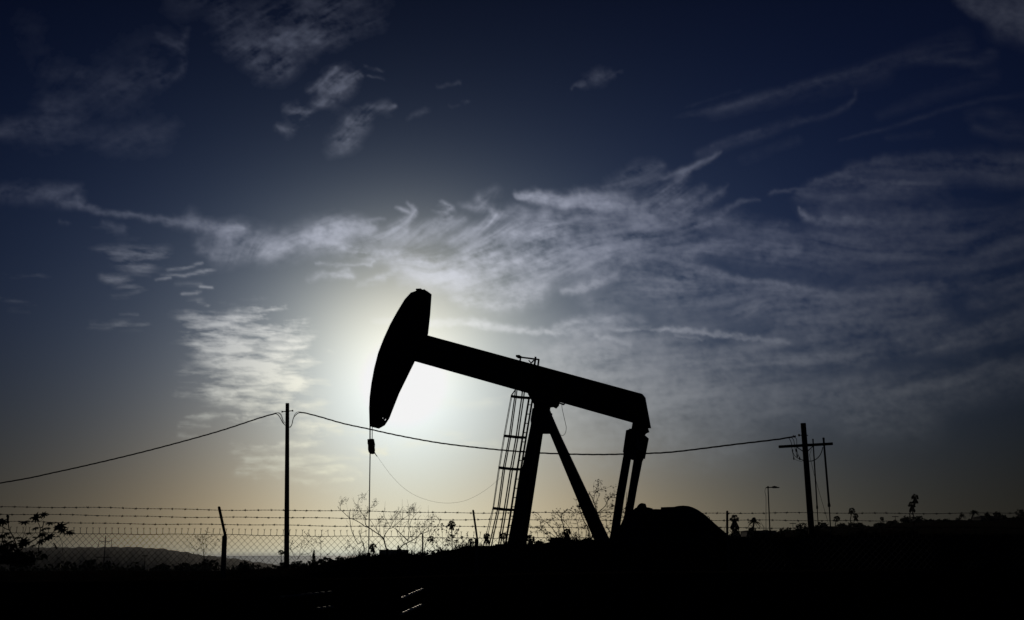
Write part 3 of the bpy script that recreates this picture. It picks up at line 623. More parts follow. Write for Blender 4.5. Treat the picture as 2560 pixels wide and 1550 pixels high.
# pointed conifer
r = random.Random(4); Y = 320; m1 = Y/F; c = at(785, 1375, Y); root = thing('conifer', (c.x, Y, c.z-9), 'small pointed conifer between the plain pole and the dome shaped tree', 'tree', G2)
mb = MB(); mb.tube([(c.x, Y, c.z-9), (c.x, Y, c.z-.3)], [.25, .03], 6); mb.build('trunk', M['bark'], root); mb = MB()
for k in range(420):
    t = r.random()**.7; h = t*4.6; rr = (.10+.75*t)*r.uniform(.3, 1); a = r.uniform(0, 6.28); p = Vector((c.x+math.cos(a)*rr, Y+math.sin(a)*rr, c.z-h)); d = Vector((math.cos(a), math.sin(a), .9)).normalized()*.22; mb.quad(p, d, d.cross(rvec(r)).normalized()*.07)
mb.build('crown', M['leaf'], root)
G3 = 'bushes on the right skyline'
for px, top, r_, hp, Y, lab in ((2004, 1301, 14.5, 44, 300, 'round bush just left of the leaning pole'), (2058, 1306, 15, 24, 520, 'bush behind the foot of the metal masts'), (1970, 1317, 16, 26, 500, 'low bush between the street lamp and the round bush'), (1884, 1312, 15, 46, 385, 'thick bush under the feathery palm by the street lamp'),
      (1838, 1319, 16, 34, 400, 'bush at the foot of the shaggy fan palm'), (2110, 1308, 14, 22, 540, 'low bush under the single palm right of the masts'), (2145, 1301, 19, 32, 545, 'wide bush below the close pair of small palms'), (2172, 1311, 12, 20, 545, 'small dip of scrub right of the close palm pair'), (2205, 1301, 15, 28, 545, 'bush around the tiny palm'),
      (2238, 1299, 16, 28, 545, 'bush between the tiny palm and the tallest palm'), (2275, 1283, 15, 40, 525, 'dense tree under the tallest palm'), (2300, 1287, 14, 36, 530, 'dark tree right of the tallest palm'), (2330, 1293, 17, 32, 540, 'low tree on the skyline right of the tallest palm'), (2352, 1294, 14, 30, 540, 'flat topped bush on the right skyline'),
      (2374, 1292, 10, 30, 535, 'small upright bush on the right skyline'), (2405, 1294, 15, 28, 535, 'bush at the foot of the stubby palm'), (2432, 1299, 14, 22, 525, 'bush at the foot of the feathery palm by the house'), (2477, 1280, 9, 30, 500, 'small tree in front of the low tiled house'), (2507, 1278, 15, 34, 520, 'round tree right of the low tiled house'), (2542, 1290, 14, 26, 520, 'low bush near the right edge'),
      (2560, 1271, 13, 44, 500, 'tall tree at the right edge'), (2600, 1268, 24, 50, 500, 'broad tree cut by the right edge'), (1925, 1329, 14, 18, 480, 'scrub at the foot of the street lamp'), (2027, 1317, 12, 18, 500, 'scrub at the foot of the leaning pole')):
    crowned('bush', px, top, r_*1.25, Y, lab, 'bush', hpx=hp*1.1, group=G3, n=460, seed=9, s=.13)
G4 = 'bushes along the slope behind the fence'
for px, top, r_, hp, Y, lab in ((955, 1387, 20, 24, 60, 'low ragged bush at the foot of the bare shrub'), (1000, 1384, 26, 24, 62, 'ragged bush below the flat roofed building'), (1045, 1381, 24, 26, 60, 'bush right of the flat roofed building'), (1093, 1372, 18, 34, 58, 'taller bush left of the slim palm'), (1122, 1382, 20, 24, 60, 'low bush at the foot of the slim palm'),
      (1165, 1368, 22, 34, 55, 'leafy bush behind the second fence post'), (1203, 1376, 20, 26, 55, 'bush below the ladder landing'), (918, 1392, 18, 20, 60, 'low bush at the foot of the polished rod'), (880, 1402, 22, 24, 62, 'low scrub right of the dome shaped tree'),
      (1345, 1354, 14, 18, 52, 'low clump right of the front leg'), (1395, 1345, 20, 18, 50, 'clump on the dirt mound under the leafy shrub'), (1470, 1349, 16, 16, 50, 'low clump beside the rear brace')):
    crowned('bush', px, top-5, r_*1.2, Y, lab, 'bush', hpx=hp*1.5, group=G4, n=900, seed=21, s=.085, mat='leaf2', trunk=True, lobes=10)

# bare shrubs, traced branch by branch
SY = 21.0
def zb(p): return (830+p[0]/7.853, 1220+p[1]/7.853)
B1 = [([(1085, 1330), (1078, 1230), (1045, 1120), (1020, 1000)], 15, 12), ([(1020, 1000), (950, 935), (840, 860), (730, 785), (640, 750), (560, 690), (430, 620), (340, 585), (200, 455), (170, 430)], 11, 4),
 ([(170, 430), (162, 360), (195, 290), (225, 255)], 4, 2), ([(170, 430), (130, 400), (112, 355)], 4, 3), ([(720, 775), (665, 720), (650, 600), (560, 450), (515, 345)], 7, 4), ([(515, 345), (513, 270), (545, 210), (605, 178)], 4, 2), ([(515, 345), (470, 320), (440, 295)], 3, 2),
 ([(650, 600), (695, 510), (715, 430), (780, 370), (825, 300)], 5, 3), ([(735, 395), (820, 370), (890, 325)], 4, 3), ([(700, 500), (690, 430), (700, 355)], 4, 3), ([(950, 935), (885, 840), (800, 700), (738, 605)], 6, 3), ([(885, 840), (878, 760), (920, 650), (960, 590)], 5, 2), ([(955, 930), (935, 830), (935, 740), (955, 650)], 4, 2),
 ([(1020, 1000), (1040, 920), (1090, 840), (1150, 760), (1200, 660), (1260, 570), (1330, 470), (1400, 360)], 8, 3), ([(1330, 470), (1305, 420), (1300, 365)], 3, 2), ([(1120, 800), (1200, 770), (1290, 690), (1370, 620), (1500, 530), (1530, 440)], 6, 3),
 ([(1150, 760), (1080, 660), (1020, 540), (1018, 470), (1045, 385)], 5, 2), ([(1030, 960), (1015, 860), (1030, 740), (1065, 690)], 4, 2), ([(640, 1215), (510, 1100), (430, 950), (375, 800), (355, 650), (345, 520), (360, 410)], 7, 5), ([(640, 1205), (580, 1060), (560, 930), (590, 770)], 6, 3), ([(565, 900), (610, 870), (670, 850)], 3, 2), ([(560, 940), (530, 890), (512, 850)], 3, 2),
 ([(1020, 1020), (980, 980), (955, 940)], 8, 6), ([(430, 620), (420, 520), (445, 430), (500, 375)], 3, 2), ([(380, 600), (430, 540), (480, 520), (560, 535)], 3, 2), ([(490, 630), (460, 560), (450, 500)], 3, 2), ([(660, 720), (625, 620), (640, 540), (680, 480)], 3, 2), ([(1180, 770), (1330, 610), (1325, 500)], 3, 2), ([(1370, 620), (1395, 500), (1405, 440), (1450, 440), (1480, 490)], 3, 2), ([(1175, 720), (1180, 600), (1215, 545), (1270, 500)], 3, 2), ([(950, 1190), (860, 1120), (740, 1010)], 4, 2), ([(1240, 740), (1240, 650), (1270, 590)], 3, 2)]
B2 = [([(1290, 1260), (1330, 1190), (1410, 1110), (1510, 1060), (1640, 990), (1740, 905), (1880, 850), (1890, 780)], 13, 4), ([(1490, 1060), (1500, 940), (1515, 820), (1540, 680), (1600, 570), (1695, 470)], 8, 3), ([(1515, 820), (1490, 740), (1520, 600), (1535, 500), (1590, 370)], 5, 2), ([(1490, 1040), (1380, 930), (1290, 840), (1200, 770)], 8, 4),
 ([(1740, 905), (1810, 830), (1920, 745), (2020, 720)], 7, 3), ([(1740, 900), (1720, 800), (1700, 710)], 5, 2), ([(1740, 890), (1790, 780), (1820, 700)], 4, 2), ([(1620, 1100), (1690, 960), (1730, 900)], 5, 4), ([(1810, 1250), (1840, 1120), (1860, 1050), (1950, 920), (2050, 790), (2110, 680), (2100, 620), (2060, 570), (2005, 558)], 7, 2), ([(1480, 1270), (1410, 1090), (1360, 980), (1340, 900), (1390, 860), (1430, 760), (1500, 640), (1510, 480)], 7, 3),
 ([(1510, 480), (1530, 430), (1525, 390)], 3, 2), ([(1600, 570), (1600, 480), (1610, 400)], 3, 2), ([(1920, 745), (1905, 640), (1888, 430)], 3, 2), ([(1930, 740), (1955, 660), (1955, 560)], 3, 2), ([(1690, 800), (1690, 610), (1750, 535)], 3, 2), ([(1880, 850), (1960, 800), (2040, 740)], 4, 2), ([(1650, 1080), (1660, 950), (1670, 780)], 3, 2), ([(1560, 1040), (1590, 900), (1580, 740)], 4, 2), ([(1320, 900), (1320, 800), (1350, 700)], 3, 2),
 ([(1350, 960), (1290, 890), (1240, 760)], 3, 2), ([(1950, 920), (1945, 800), (1960, 700)], 3, 2), ([(1720, 890), (1650, 830), (1600, 770)], 3, 2), ([(1500, 1010), (1560, 940), (1600, 930)], 3, 2), ([(1840, 1100), (1810, 1020), (1790, 980)], 4, 2), ([(1620, 1230), (1640, 1080), (1580, 1080), (1530, 1030)], 5, 3)]
SPRIG = {0: [(225, 255), (600, 182), (830, 290), (500, 385), (540, 535), (965, 585), (950, 660), (1270, 505), (1065, 690), (660, 530)], 1: [(1525, 400), (1590, 380), (1610, 410), (1350, 690), (1700, 720), (1820, 690), (1960, 580), (1890, 790), (1590, 920), (1670, 790)]}
for bi, (B, px, lab) in enumerate(((B1, 964, 'bare twiggy shrub on the left half, its long limb crossing the polished rod'), (B2, 1003, 'bare twiggy shrub right of the forked one, with a tall arching twig'))):
    r = random.Random(40+bi); x = at(px, 1386, SY).x; root = thing('bare_shrub', (x, SY, ground(x, SY)), lab, 'shrub', 'bare shrubs behind the fence')
    mb = MB(); tw = mb
    gx_, gz = x, ground(x, SY)
    for k, (pts, w0, w1) in enumerate(B):
        y0 = SY+r.uniform(-.25, .25) if k else SY
        P = [P2(*zb(p), y0+.0006*(p[0]-1000)*r.uniform(.2, .5)*0) for p in pts]
        if pts[0][1] > 1180: P = [Vector((gx_+(P[0].x-gx_)*.4, y0, gz))]+P
        S = spline(P, 5); n = len(S); m = .5/7.853/F*SY; rr = [max(w0+(w1-w0)*i/(n-1), 3)*m*2.1 for i in range(n)]; mb.tube(S, rr, 5)
        for i in range(2, n-1):
            if r.random() < .20:
                d = (S[i+1]-S[i]).normalized(); q = (d*r.uniform(.3, 1)+rvec(r)*.8+UZ*.4).normalized(); L = r.uniform(.05, .16); tw.tube([S[i], S[i]+q*L*.5, S[i]+q*L+UZ*L*.2], [m*4.4, m*3.6, m*2.6], 3)
    for sx, sy in SPRIG[bi]:
        sp = MB(); c = P2(*zb((sx, sy)), SY)
        for k in range(30):
            d = (rvec(r)+Vector((.45, 0, .5))).normalized(); s = c+rvec(r)*r.uniform(0, .10)+Vector((.3, 0, .6))*r.uniform(-.11, .06); sp.tube([s, s+d*r.uniform(.02, .06)], [.0030, .0020], 3)
        sp.build('seed_sprig', M['straw'], root)
    mb.build('branches', M['twig'], root)
x = at(1056.7, 1386, SY-.6).x
mb = MB(); mb.tube([Vector((x, SY-.6, ground(x, SY-.6)-.1)), P2(1056.8, 1360, SY-.6), P2(1056.5, 1335, SY-.6)], [.016, .0145, .013], 7)
tag(mb.build('stake', M['wood'], origin=(x, SY-.6, ground(x, SY-.6))), 'thin upright stake among the bare branches', 'stake')

# leafy open shrub between the pumpjack legs
def zc(p): return (1200+p[0]/3.6235, 1200+p[1]/3.6235)
def leafy_shrub(Y, stems, label, seed, foot, twigs=1.0, leaf=.030, conv=zc, cat='shrub'):
    r = random.Random(seed); x = at(foot, 1386, Y).x; root = thing('leafy_shrub', (x, Y, ground(x, Y)), label, cat, 'open shrubs near the fence'); mb = MB(); lf = MB()
    def put(p, n, sp):
        for k in range(n):
            c = p+rvec(r)*sp*r.random(); u = rvec(r)*leaf*r.uniform(.6, 1.3); v = u.cross(rvec(r)); v = v.normalized()*leaf*.38 if v.length > 1e-5 else u*.3; lf.quad(c, u, v)
    for k, (pts, w0, w1) in enumerate(stems):
        y0 = Y+r.uniform(-.4, .4); P = [P2(*conv(p), y0) for p in pts]
        if pts[0][1] > 470 and conv is zc: P = [Vector((x+(P[0].x-x)*.5, y0, ground(x, y0)-.1))]+P
        S = spline(P, 6); n = len(S); m = .5/F*Y; rr = [(w0+(w1-w0)*i/(n-1))*m for i in range(n)]; mb.tube(S, rr, 5)
        for i in range(3, n):
            if r.random() < .62*twigs:
                d = (S[i]-S[i-1]).normalized(); q = (d*.6+rvec(r)+UZ*.25).normalized(); L = r.uniform(.10, .38); e = S[i]+q*L; mid = S[i]+q*L*.5+rvec(r)*.03; mb.tube([S[i], mid, e], [m*1.0, m*.8, m*.5], 3); put(e, r.randint(2, 6), .09); put(mid, r.randint(0, 3), .06)
                for t in range(r.randint(0, 3)): e2 = e+(q+rvec(r)*.9).normalized()*L*.5; mb.tube([e, e2], [m*.6, m*.4], 3); put(e2, r.randint(1, 5), .07)
    mb.build('stems', M['twig'], root); lf.build('leaves', M['leaf2'], root)
ST1 = [([(1000, 520), (975, 430), (930, 350), (905, 270), (868, 232)], 3, 1.2), ([(1010, 530), (1040, 400), (1060, 300), (1030, 200), (985, 100)], 4, 1.2), ([(1030, 200), (1040, 130), (1075, 92), (1105, 92)], 1.5, 1), ([(1060, 300), (1130, 240), (1170, 165), (1230, 160)], 2.2, 1), ([(780, 520), (752, 400), (740, 320), (800, 270), (860, 300)], 3, 1), ([(720, 520), (640, 420), (560, 362), (545, 430)], 2.4, 1),
 ([(1190, 520), (1150, 420), (1140, 345)], 2.6, 1), ([(900, 520), (890, 430), (870, 350)], 2, 1), ([(690, 520), (620, 470), (540, 455)], 2, 1), ([(840, 520), (800, 420), (720, 330)], 2, 1), ([(960, 500), (1000, 380), (1110, 330), (1200, 300)], 2, 1), ([(1250, 520), (1290, 400), (1320, 250), (1330, 110)], 2.4, 1), ([(1040, 260), (950, 250), (890, 260)], 1.4, .8), ([(1060, 300), (1150, 270), (1215, 262)], 1.4, .8), ([(730, 500), (700, 420), (660, 395)], 2, 1), ([(1280, 430), (1250, 340), (1290, 300)], 1.5, .8), ([(650, 520), (590, 480), (520, 420)], 2, 1)]
leafy_shrub(44.0, ST1, 'open leafy shrub seen between the legs of the pumpjack', 61, 1470, .8, leaf=.028)
def zl(p): return (p[0]/3.85, 1220+p[1]/3.85)
ST2 = [([(1965, 740), (1960, 640), (1955, 540), (1945, 440)], 1.6, .8), ([(1960, 640), (1935, 560), (1925, 520)], 1, .6), ([(1960, 620), (2000, 520)], 1, .6), ([(1965, 700), (1900, 620), (1870, 580)], 1.2, .6), ([(1970, 700), (2030, 620), (2055, 575)], 1.2, .6), ([(1965, 680), (1985, 600), (1995, 540)], 1, .6)]
leafy_shrub(24.0, ST2, 'small wispy shrub left of the first fence post, against the chain link', 62, 510, .42, leaf=.016, conv=zl)
def zm(p): return (640+p[0]/3.85, 1220+p[1]/3.85)
ST3 = [([(1760, 640), (1750, 560), (1735, 500)], 1.6, .8), ([(1780, 640), (1800, 540), (1790, 480)], 1.6, .8), ([(1800, 640), (1840, 560), (1850, 520)], 1.4, .8), ([(1850, 610), (1930, 570), (1980, 550)], 1.2, .6), ([(1900, 600), (1945, 510), (1930, 430)], 1.2, .6), ([(1700, 650), (1720, 580), (1700, 540)], 1.4, .8)]
leafy_shrub(30.0, ST3, 'small leafy shrub just left of the slim palm', 63, 1103, .9, leaf=.030, conv=zm)
ST4 = [([(620, 700), (625, 600), (622, 530)], 1.2, .7), ([(600, 720), (560, 640), (590, 600)], 1.2, .7), ([(380, 680), (350, 620), (330, 590)], 1.4, .8), ([(400, 690), (430, 640), (480, 640)], 1.4, .8), ([(920, 650), (960, 590), (930, 560)], 1.4, .8), ([(640, 700), (690, 640)], 1.2, .6), ([(900, 660), (880, 600)], 1.2, .6)]
leafy_shrub(28.0, ST4, 'thin straggling shrub between the plain pole and the dome shaped tree', 64, 790, .5, leaf=.020, conv=zm)

# castor plant at the left edge
CYY = 34.0
def zt(p): return (p[0]/9.945, 1260+p[1]/9.945)
r = random.Random(77); x0 = at(60, 1386, CYY).x; z0 = ground(x0, CYY)
castor = thing('castor_plant', (x0, CYY, z0), 'castor plant with star shaped leaves at the left edge, behind the fence', 'plant')
mb = MB(); m = .5/9.945/F*CYY
for pts, w0, w1 in (([(430, 1150), (400, 1010), (330, 820), (232, 640), (205, 480), (195, 420)], 34, 22), ([(195, 470), (192, 380), (195, 280)], 52, 40), ([(240, 650), (130, 610), (20, 540), (-60, 480)], 22, 16), ([(960, 1200), (965, 1040), (1000, 900), (985, 760), (1000, 600), (940, 450), (880, 350)], 30, 16), ([(1000, 600), (1060, 560), (1090, 430)], 26, 18), ([(500, 1100), (640, 980), (770, 930), (900, 860), (985, 780)], 34, 22), ([(1290, 760), (1340, 670), (1400, 600), (1480, 560)], 18, 12),
 ([(1010, 640), (1150, 720), (1240, 790), (1300, 740)], 20, 14), ([(1090, 330), (1060, 390), (980, 430)], 8, 7), ([(560, 860), (600, 740), (640, 620), (650, 540)], 14, 10), ([(870, 490), (780, 500), (660, 470)], 7, 6), ([(1560, 1200), (1555, 1010), (1510, 900), (1480, 780)], 12, 6), ([(130, 1150), (140, 980), (100, 850)], 22, 14), ([(40, 1150), (50, 950), (60, 700), (80, 570)], 18, 12), ([(1410, 1110), (1380, 1040), (1330, 970)], 44, 30)):
    S = spline([P2(*zt(p), CYY+.0) for p in pts], 5); n = len(S); mb.tube(S, [(w0+(w1-w0)*i/(n-1))*m for i in range(n)], 6)
for k in range(26):
    c = P2(*zt((195+r.uniform(-22, 22), r.uniform(280, 470))), CYY+r.uniform(-.03, .03)); q = rvec(r)*.028; mb.tube([c-q, c, c+q], [.004, .026, .004], 5)
mb.build('stems', M['bark'], castor)
for cx_, cy_, s_, tilt in ((890, 330, 150, 0), (1080, 262, 120, .2), (790, 340, 90, .6), (600, 455, 150, 1.1), (680, 420, 90, 1.1), (70, 440, 150, .3), (-20, 430, 140, .2), (880, 600, 120, .7), (720, 720, 100, 1.0), (1240, 470, 130, .9), (1500, 560, 170, .1), (1430, 560, 120, .4), (1560, 650, 140, .4), (1700, 690, 150, .7), (1760, 720, 110, .6), (1240, 800, 150, .3), (1150, 860, 110, .5), (1010, 930, 140, .3), (590, 930, 170, .2), (640, 980, 130, .4), (1080, 620, 120, .6), (1060, 760, 130, .4), (1200, 600, 80, .9),
        (50, 800, 130, .5), (480, 840, 80, .8), (860, 820, 80, 1.1), (820, 1030, 100, .9), (170, 735, 100, .5), (420, 830, 90, .9), (250, 820, 90, .8), (330, 1040, 150, .3), (180, 1010, 140, .4), (60, 1060, 150, .3), (1440, 800, 60, .9), (540, 1000, 140, .2), (280, 930, 110, .7), (110, 930, 110, .6)):
    c = P2(*zt((cx_, cy_)), CYY+r.uniform(-.12, .12)); R = s_/9.945/F*CYY*1.04
    nrm = (Vector((r.uniform(-.3, .3), -1, .3))+Vector((0, 0, 1))*tilt*2.2+Vector((r.uniform(-.5, .5), 0, 0))).normalized(); e1 = nrm.cross(rvec(r)).normalized(); e2 = nrm.cross(e1); mb = MB(); P = []
    lob = 8
    for k in range(lob):
        a = 2*math.pi*k/lob+r.uniform(-.05, .05)
        for da, rad in ((-.33, .44), (-.18, .74), (0, 1.0*r.uniform(.84, 1.08)), (.18, .74)):
            q = a+da; P.append(c+(e1*math.cos(q)+e2*math.sin(q))*R*rad-nrm*R*.22*rad*rad)
    i = len(mb.v); mb.v += [tuple(c)]+[tuple(p) for p in P]; n = len(P); mb.f += [(i, i+1+k, i+1+(k+1) % n) for k in range(n)]
    mb.build('leaf', M['leaf'], castor)
mb = MB(); leaves(mb, (x0-.25, CYY+.3, at(60, 1386, CYY).z-.05), .80, .7, .30, 800, .055, r, 9, .2); mb.build('low_foliage', M['leaf'], castor)

# ---------------------------------------------------------------- buildings, distant poles, steel rods
def building(name, x0p, x1p, top, Y, depth, label, cat, gable=False, base=None):
    a, b = at(x0p, top, Y), at(x1p, top, Y); W = b.x-a.x; zt_ = a.z; zb_ = base if base is not None else min(ground(a.x, Y), ground(b.x, Y))-1; zb_ = min(zb_, zt_-3.2); cx_ = (a.x+b.x)/2
    root = thing(name, (cx_, Y+depth/2, zb_), label, cat); mb = MB(); wall_top = zt_-(.35 if not gable else W*.10); mb.box((cx_, Y+depth/2, (zb_+wall_top)/2), W, depth, wall_top-zb_); wl = mb.build('wall', M['wall'], root)
    mb = MB()
    if gable:
        e = W*.04; A = [Vector((a.x-e, Y-e, wall_top)), Vector((a.x-e, Y+depth+e, wall_top)), Vector((a.x+W*.18, Y+depth/2, zt_))]; B = [Vector((b.x+e, Y-e, wall_top)), Vector((b.x+e, Y+depth+e, wall_top)), Vector((b.x-W*.18, Y+depth/2, zt_))]; mb.loop_prism(A, B); rf = mb.build('roof', M['roof'], root)
        mb = MB(); mb.box((cx_+W*.12, Y+depth*.5, zt_+.3), .6, .6, 1.2); mb.build('chimney', M['wall'], rf)
    else:
        mb.box((cx_, Y+depth/2, wall_top+.09), W+.5, depth+.5, .18); rf = mb.build('roof', M['roof'], root)
        mb = MB(); mb.box((cx_+W*.22, Y+depth*.4, wall_top+.32), W*.16, 1.6, .28); mb.box((cx_-W*.28, Y+depth*.6, wall_top+.28), W*.09, 1.2, .2); mb.build('roof_vent', M['galv'], rf)
    n = max(2, int(W/3)); 
    for k in range(n):
        xk = a.x+W*(k+.5)/n; zk = zb_+(wall_top-zb_)*.6; mb = MB(); mb.box((xk, Y-.02, zk), 1.3, .1, 1.2); w = mb.build('window', M['galv'], wl); mb = MB(); mb.box((xk, Y-.075, zk), 1.1, .02, 1.0); mb.build('pane', M['glass'], w)
    return root
building('flat_roofed_building', 948, 1012, 1372.5, 330, 12, 'low flat roofed building behind the bare shrub', 'building')
building('flat_roofed_building', 1868, 1941, 1325, 420, 12, 'low flat roofed building at the foot of the street lamp', 'building')
building('tiled_house', 2452, 2496, 1288, 515, 10, 'low tiled house on the right skyline', 'house', gable=True)
def pylon(px, top, Y, foot, wpx, label, big=True):
    m1 = Y/F; t = at(px, top, Y); zb_ = at(px, foot, Y).z; root = thing('distant_pole', (t.x, Y, zb_), label, 'power pole', 'far power poles')
    mb = MB(); mb.tube([(t.x, Y, zb_), (t.x, Y, t.z)], [wpx*.55*m1, wpx*.40*m1], 8); mb.build('shaft', M['galv'], root)
    mb = MB()
    if big:
        for s in (-1, 1): mb.bar((t.x, Y, t.z-16*m1), (t.x+s*15*m1, Y, t.z-12*m1), 1.3*m1, .9*m1, UZ); mb.bar((t.x+s*15*m1, Y, t.z-12*m1), (t.x+s*17.5*m1, Y, t.z-30*m1), 1.2*m1, .9*m1)
        mb.bar((t.x-20*m1, Y, t.z-52*m1), (t.x+17*m1, Y, t.z-52*m1), 1.6*m1, m1, UZ)
    else: mb.bar((t.x-8*m1, Y, t.z-1.5*m1), (t.x+8*m1, Y, t.z-1.5*m1), 1.6*m1, m1, UZ)
    mb.build('crossarm', M['galv'], root); return root
pylon(264.5, 1339, 520, 1440, 2.6, 'tall distant pole with drooping arms in front of the long hill')
pylon(363, 1388, 480, 1440, 1.6, 'short distant pole with one crossarm in front of the long hill', False)
pylon(1982, 1307, 480, 1330, 1.1, 'short thin pole rising from scrub left of the round bush', False)
pylon(2238, 1290, 530, 1318, 1.3, 'short thin pole on the right skyline between the palms', False)
RACK = 5.2                                       # two low racks of steel rods, added to give glints on the bank
for rods, lab in ((((700, 1491.5, 831.5, 1479), (790, 1521, 831.5, 1515.3)), 'left rack of two steel rods added to catch glints on the dark bank'), (((1002, 1495.5, 1056.5, 1471.7), (1000, 1535, 1058.5, 1509.2)), 'right rack of two steel rods added to catch glints on the dark bank')):
    c0 = at((rods[0][0]+rods[0][2])/2, 1500, RACK); root = thing('glint_rack', (c0.x, RACK, ground(c0.x, RACK)), lab, 'rod rack', 'added glint racks on the bank'); ends = []
    for (x0_, y0_, x1_, y1_) in rods:
        dyy = (y0_-y1_)*.012; a, b = at(x0_, y0_, RACK-dyy*.5), at(x1_, y1_, RACK+dyy*.5); L = (b-a).length; d = (b-a).normalized(); side = d.cross(UZ).normalized(); n = int(L/.030); mb = MB()
        for k in range(n):                       # level lands with gaps between them, shaped to catch a dashed glint
            if RND.random() < .12: continue
            p = a+d*(L*(k+.5)/n); mb.box(p, L/n*RND.uniform(.40, .68), .0065, .006, Vector((d.x, d.y, 0)).normalized(), side, UZ)
        mb.tube([a-UZ*.003, b-UZ*.003], .0050, 6); mb.build('rod', M['steel'], root); ends += [a, b]
    for a in ends:
        mb = MB(); mb.bar(Vector((a.x, a.y+.006, ground(a.x, a.y)-.05)), a+Vector((0, .006, -.012)), .012, .012); mb.box(a+Vector((0, .006, -.009)), .03, .02, .008); mb.build('stand', M['soil'], root)

# ---------------------------------------------------------------- clouds (density fields over the sky, by direction)
GX0, GY0, GS = -240.0, -200.0, 2.7
GXN, GYN = 1122, 571
gx = GX0 + GS*np.arange(GXN); gy = GY0 + GS*np.arange(GYN)
CX, CY = np.meshgrid(gx, gy)

def perlin(x, y, seed):
    r = np.random.RandomState(seed)
    perm = r.permutation(512); perm = np.concatenate([perm, perm])
    ang = r.rand(512)*2*np.pi
    gxv, gyv = np.cos(ang), np.sin(ang)
    xi = np.floor(x).astype(np.int64); yi = np.floor(y).astype(np.int64)
    xf = x-xi; yf = y-yi
    u = xf*xf*xf*(xf*(xf*6-15)+10); v = yf*yf*yf*(yf*(yf*6-15)+10)
    def g(ix, iy, dx, dy):
        h = perm[perm[ix & 511] + (iy & 511)]
        return gxv[h]*dx + gyv[h]*dy
    a = g(xi, yi, xf, yf); b = g(xi+1, yi, xf-1, yf)
    c = g(xi, yi+1, xf, yf-1); d = g(xi+1, yi+1, xf-1, yf-1)
    return (a+(b-a)*u)*(1-v) + (c+(d-c)*u)*v

def fbm(x, y, octaves, seed, gain=.5):
    s = 0; amp = 1.0; tot = 0
    for k in range(octaves):
        s = s + amp*perlin(x*2**k + 13.7*k, y*2**k + 7.3*k, seed+k); tot += amp; amp *= gain
    return s/tot*1.6

def bilin(img, px, py):
    px = np.clip(px, 0, GXN-1.001); py = np.clip(py, 0, GYN-1.001)
    ix = px.astype(np.int32); iy = py.astype(np.int32); fx = px-ix; fy = py-iy
    return (img[iy, ix]*(1-fx)+img[iy, ix+1]*fx)*(1-fy) + (img[iy+1, ix]*(1-fx)+img[iy+1, ix+1]*fx)*fy

# the way the fibres run in each part of the sky: x, y, degrees (rising to the right is positive)
FLOW = [(60,180,62),(150,120,75),(250,170,40),(300,230,30),(400,180,20),(440,110,-35),(452,170,85),(520,60,20),(600,120,34),(680,160,38),(760,60,34),
 (880,80,22),(780,220,42),(720,290,35),(880,310,52),(120,325,-8),(60,300,-5),(300,350,40),(400,340,20),
 (60,480,40),(180,480,60),(300,520,-13),(430,545,-12),(580,560,-10),(560,610,78),(620,620,72),(690,610,30),(760,590,14),(860,570,14),
 (900,600,5),(960,570,22),(945,600,38),(985,578,32),(1015,556,40),(1034,536,70),(1034,520,120),(1004,525,-20),(1020,513,140),(1040,590,40),(1090,558,28),(1120,543,42),(1132,528,85),(1118,512,138),(1095,527,-12),(1165,588,35),(1225,552,42),(1236,535,80),(1212,512,145),(950,640,-18),(1040,660,-22),
 (1180,560,32),(1230,540,60),(1260,590,28),(1200,650,12),(1130,660,20),(1330,495,-12),(1480,508,-6),(1560,500,-8),(1620,480,30),(1700,500,52),(1770,480,52),(1800,520,38),
 (1500,580,14),(1400,610,20),(1400,660,24),(1320,700,14),(1220,760,-8),(1280,750,10),(1450,700,30),(1560,650,12),(1700,560,12),(1650,690,-12),(1750,690,-16),(1800,600,-12),
 (1900,560,-14),(1960,545,-40),(2020,545,-20),(2100,560,-4),(1900,620,-12),(2050,640,-10),(1880,720,-12),(2050,720,-14),
 (2060,430,12),(2150,445,-3),(2300,455,-6),(2450,430,0),(2300,560,0),(2350,650,4),(2500,640,22),(2500,560,14),(2250,730,2),(2450,720,16),
 (2150,800,10),(2300,860,14),(2500,850,24),(1880,770,38),(1780,760,15),(2000,820,8),(1800,850,4),(1600,900,4),(1800,960,8),(2050,960,12),(2250,980,16),(2450,930,20),
 (1950,210,20),(2100,170,17),(2350,130,10),(1780,270,14),(1850,330,24),(1950,290,28),(1740,410,30),(1650,440,30),(2200,300,16),(2400,240,16),(2450,330,-20),(2450,40,-14),(2540,120,10),
 (1490,200,28),(1230,205,8),(1050,280,22),(150,700,-6),(450,680,8),(400,720,-20),(600,900,2),(700,1130,6),(600,1000,4),(1000,790,-4),(1200,1000,4),(900,1100,3)]
_u = np.zeros_like(CX); _v = np.zeros_like(CX)
for (x, y, a) in FLOW:
    wgt = 1.0/(((CX-x)**2+(CY-y)**2) + 45.0**2)**1.6
    a2 = 2*math.radians(a); _u += wgt*math.cos(a2); _v += wgt*math.sin(a2)
TH = np.arctan2(_v, _u)/2 + 0.34*fbm(CX/120, CY/100, 3, 77)
DX, DY = np.cos(TH), -np.sin(TH)

def fibres(img, steps):
    """noise smeared along the flow: the combed fibres of cirrus"""
    acc = img.copy(); tot = 1.0
    for sgn in (1, -1):
        px, py = np.meshgrid(np.arange(GXN, dtype=float), np.arange(GYN, dtype=float))
        ddx, ddy = DX, DY
        for k in range(1, steps+1):
            px = px + sgn*1.5*ddx; py = py + sgn*1.5*ddy
            nx, ny = bilin(DX, px, py), bilin(DY, px, py)
            flip = np.where(nx*ddx+ny*ddy < 0, -1, 1); ddx, ddy = nx*flip, ny*flip
            wk = 0.5*(1+math.cos(math.pi*k/(steps+1)))
            acc += wk*bilin(img, px, py); tot += wk
    acc /= tot; acc -= acc.mean()
    return acc/acc.std()

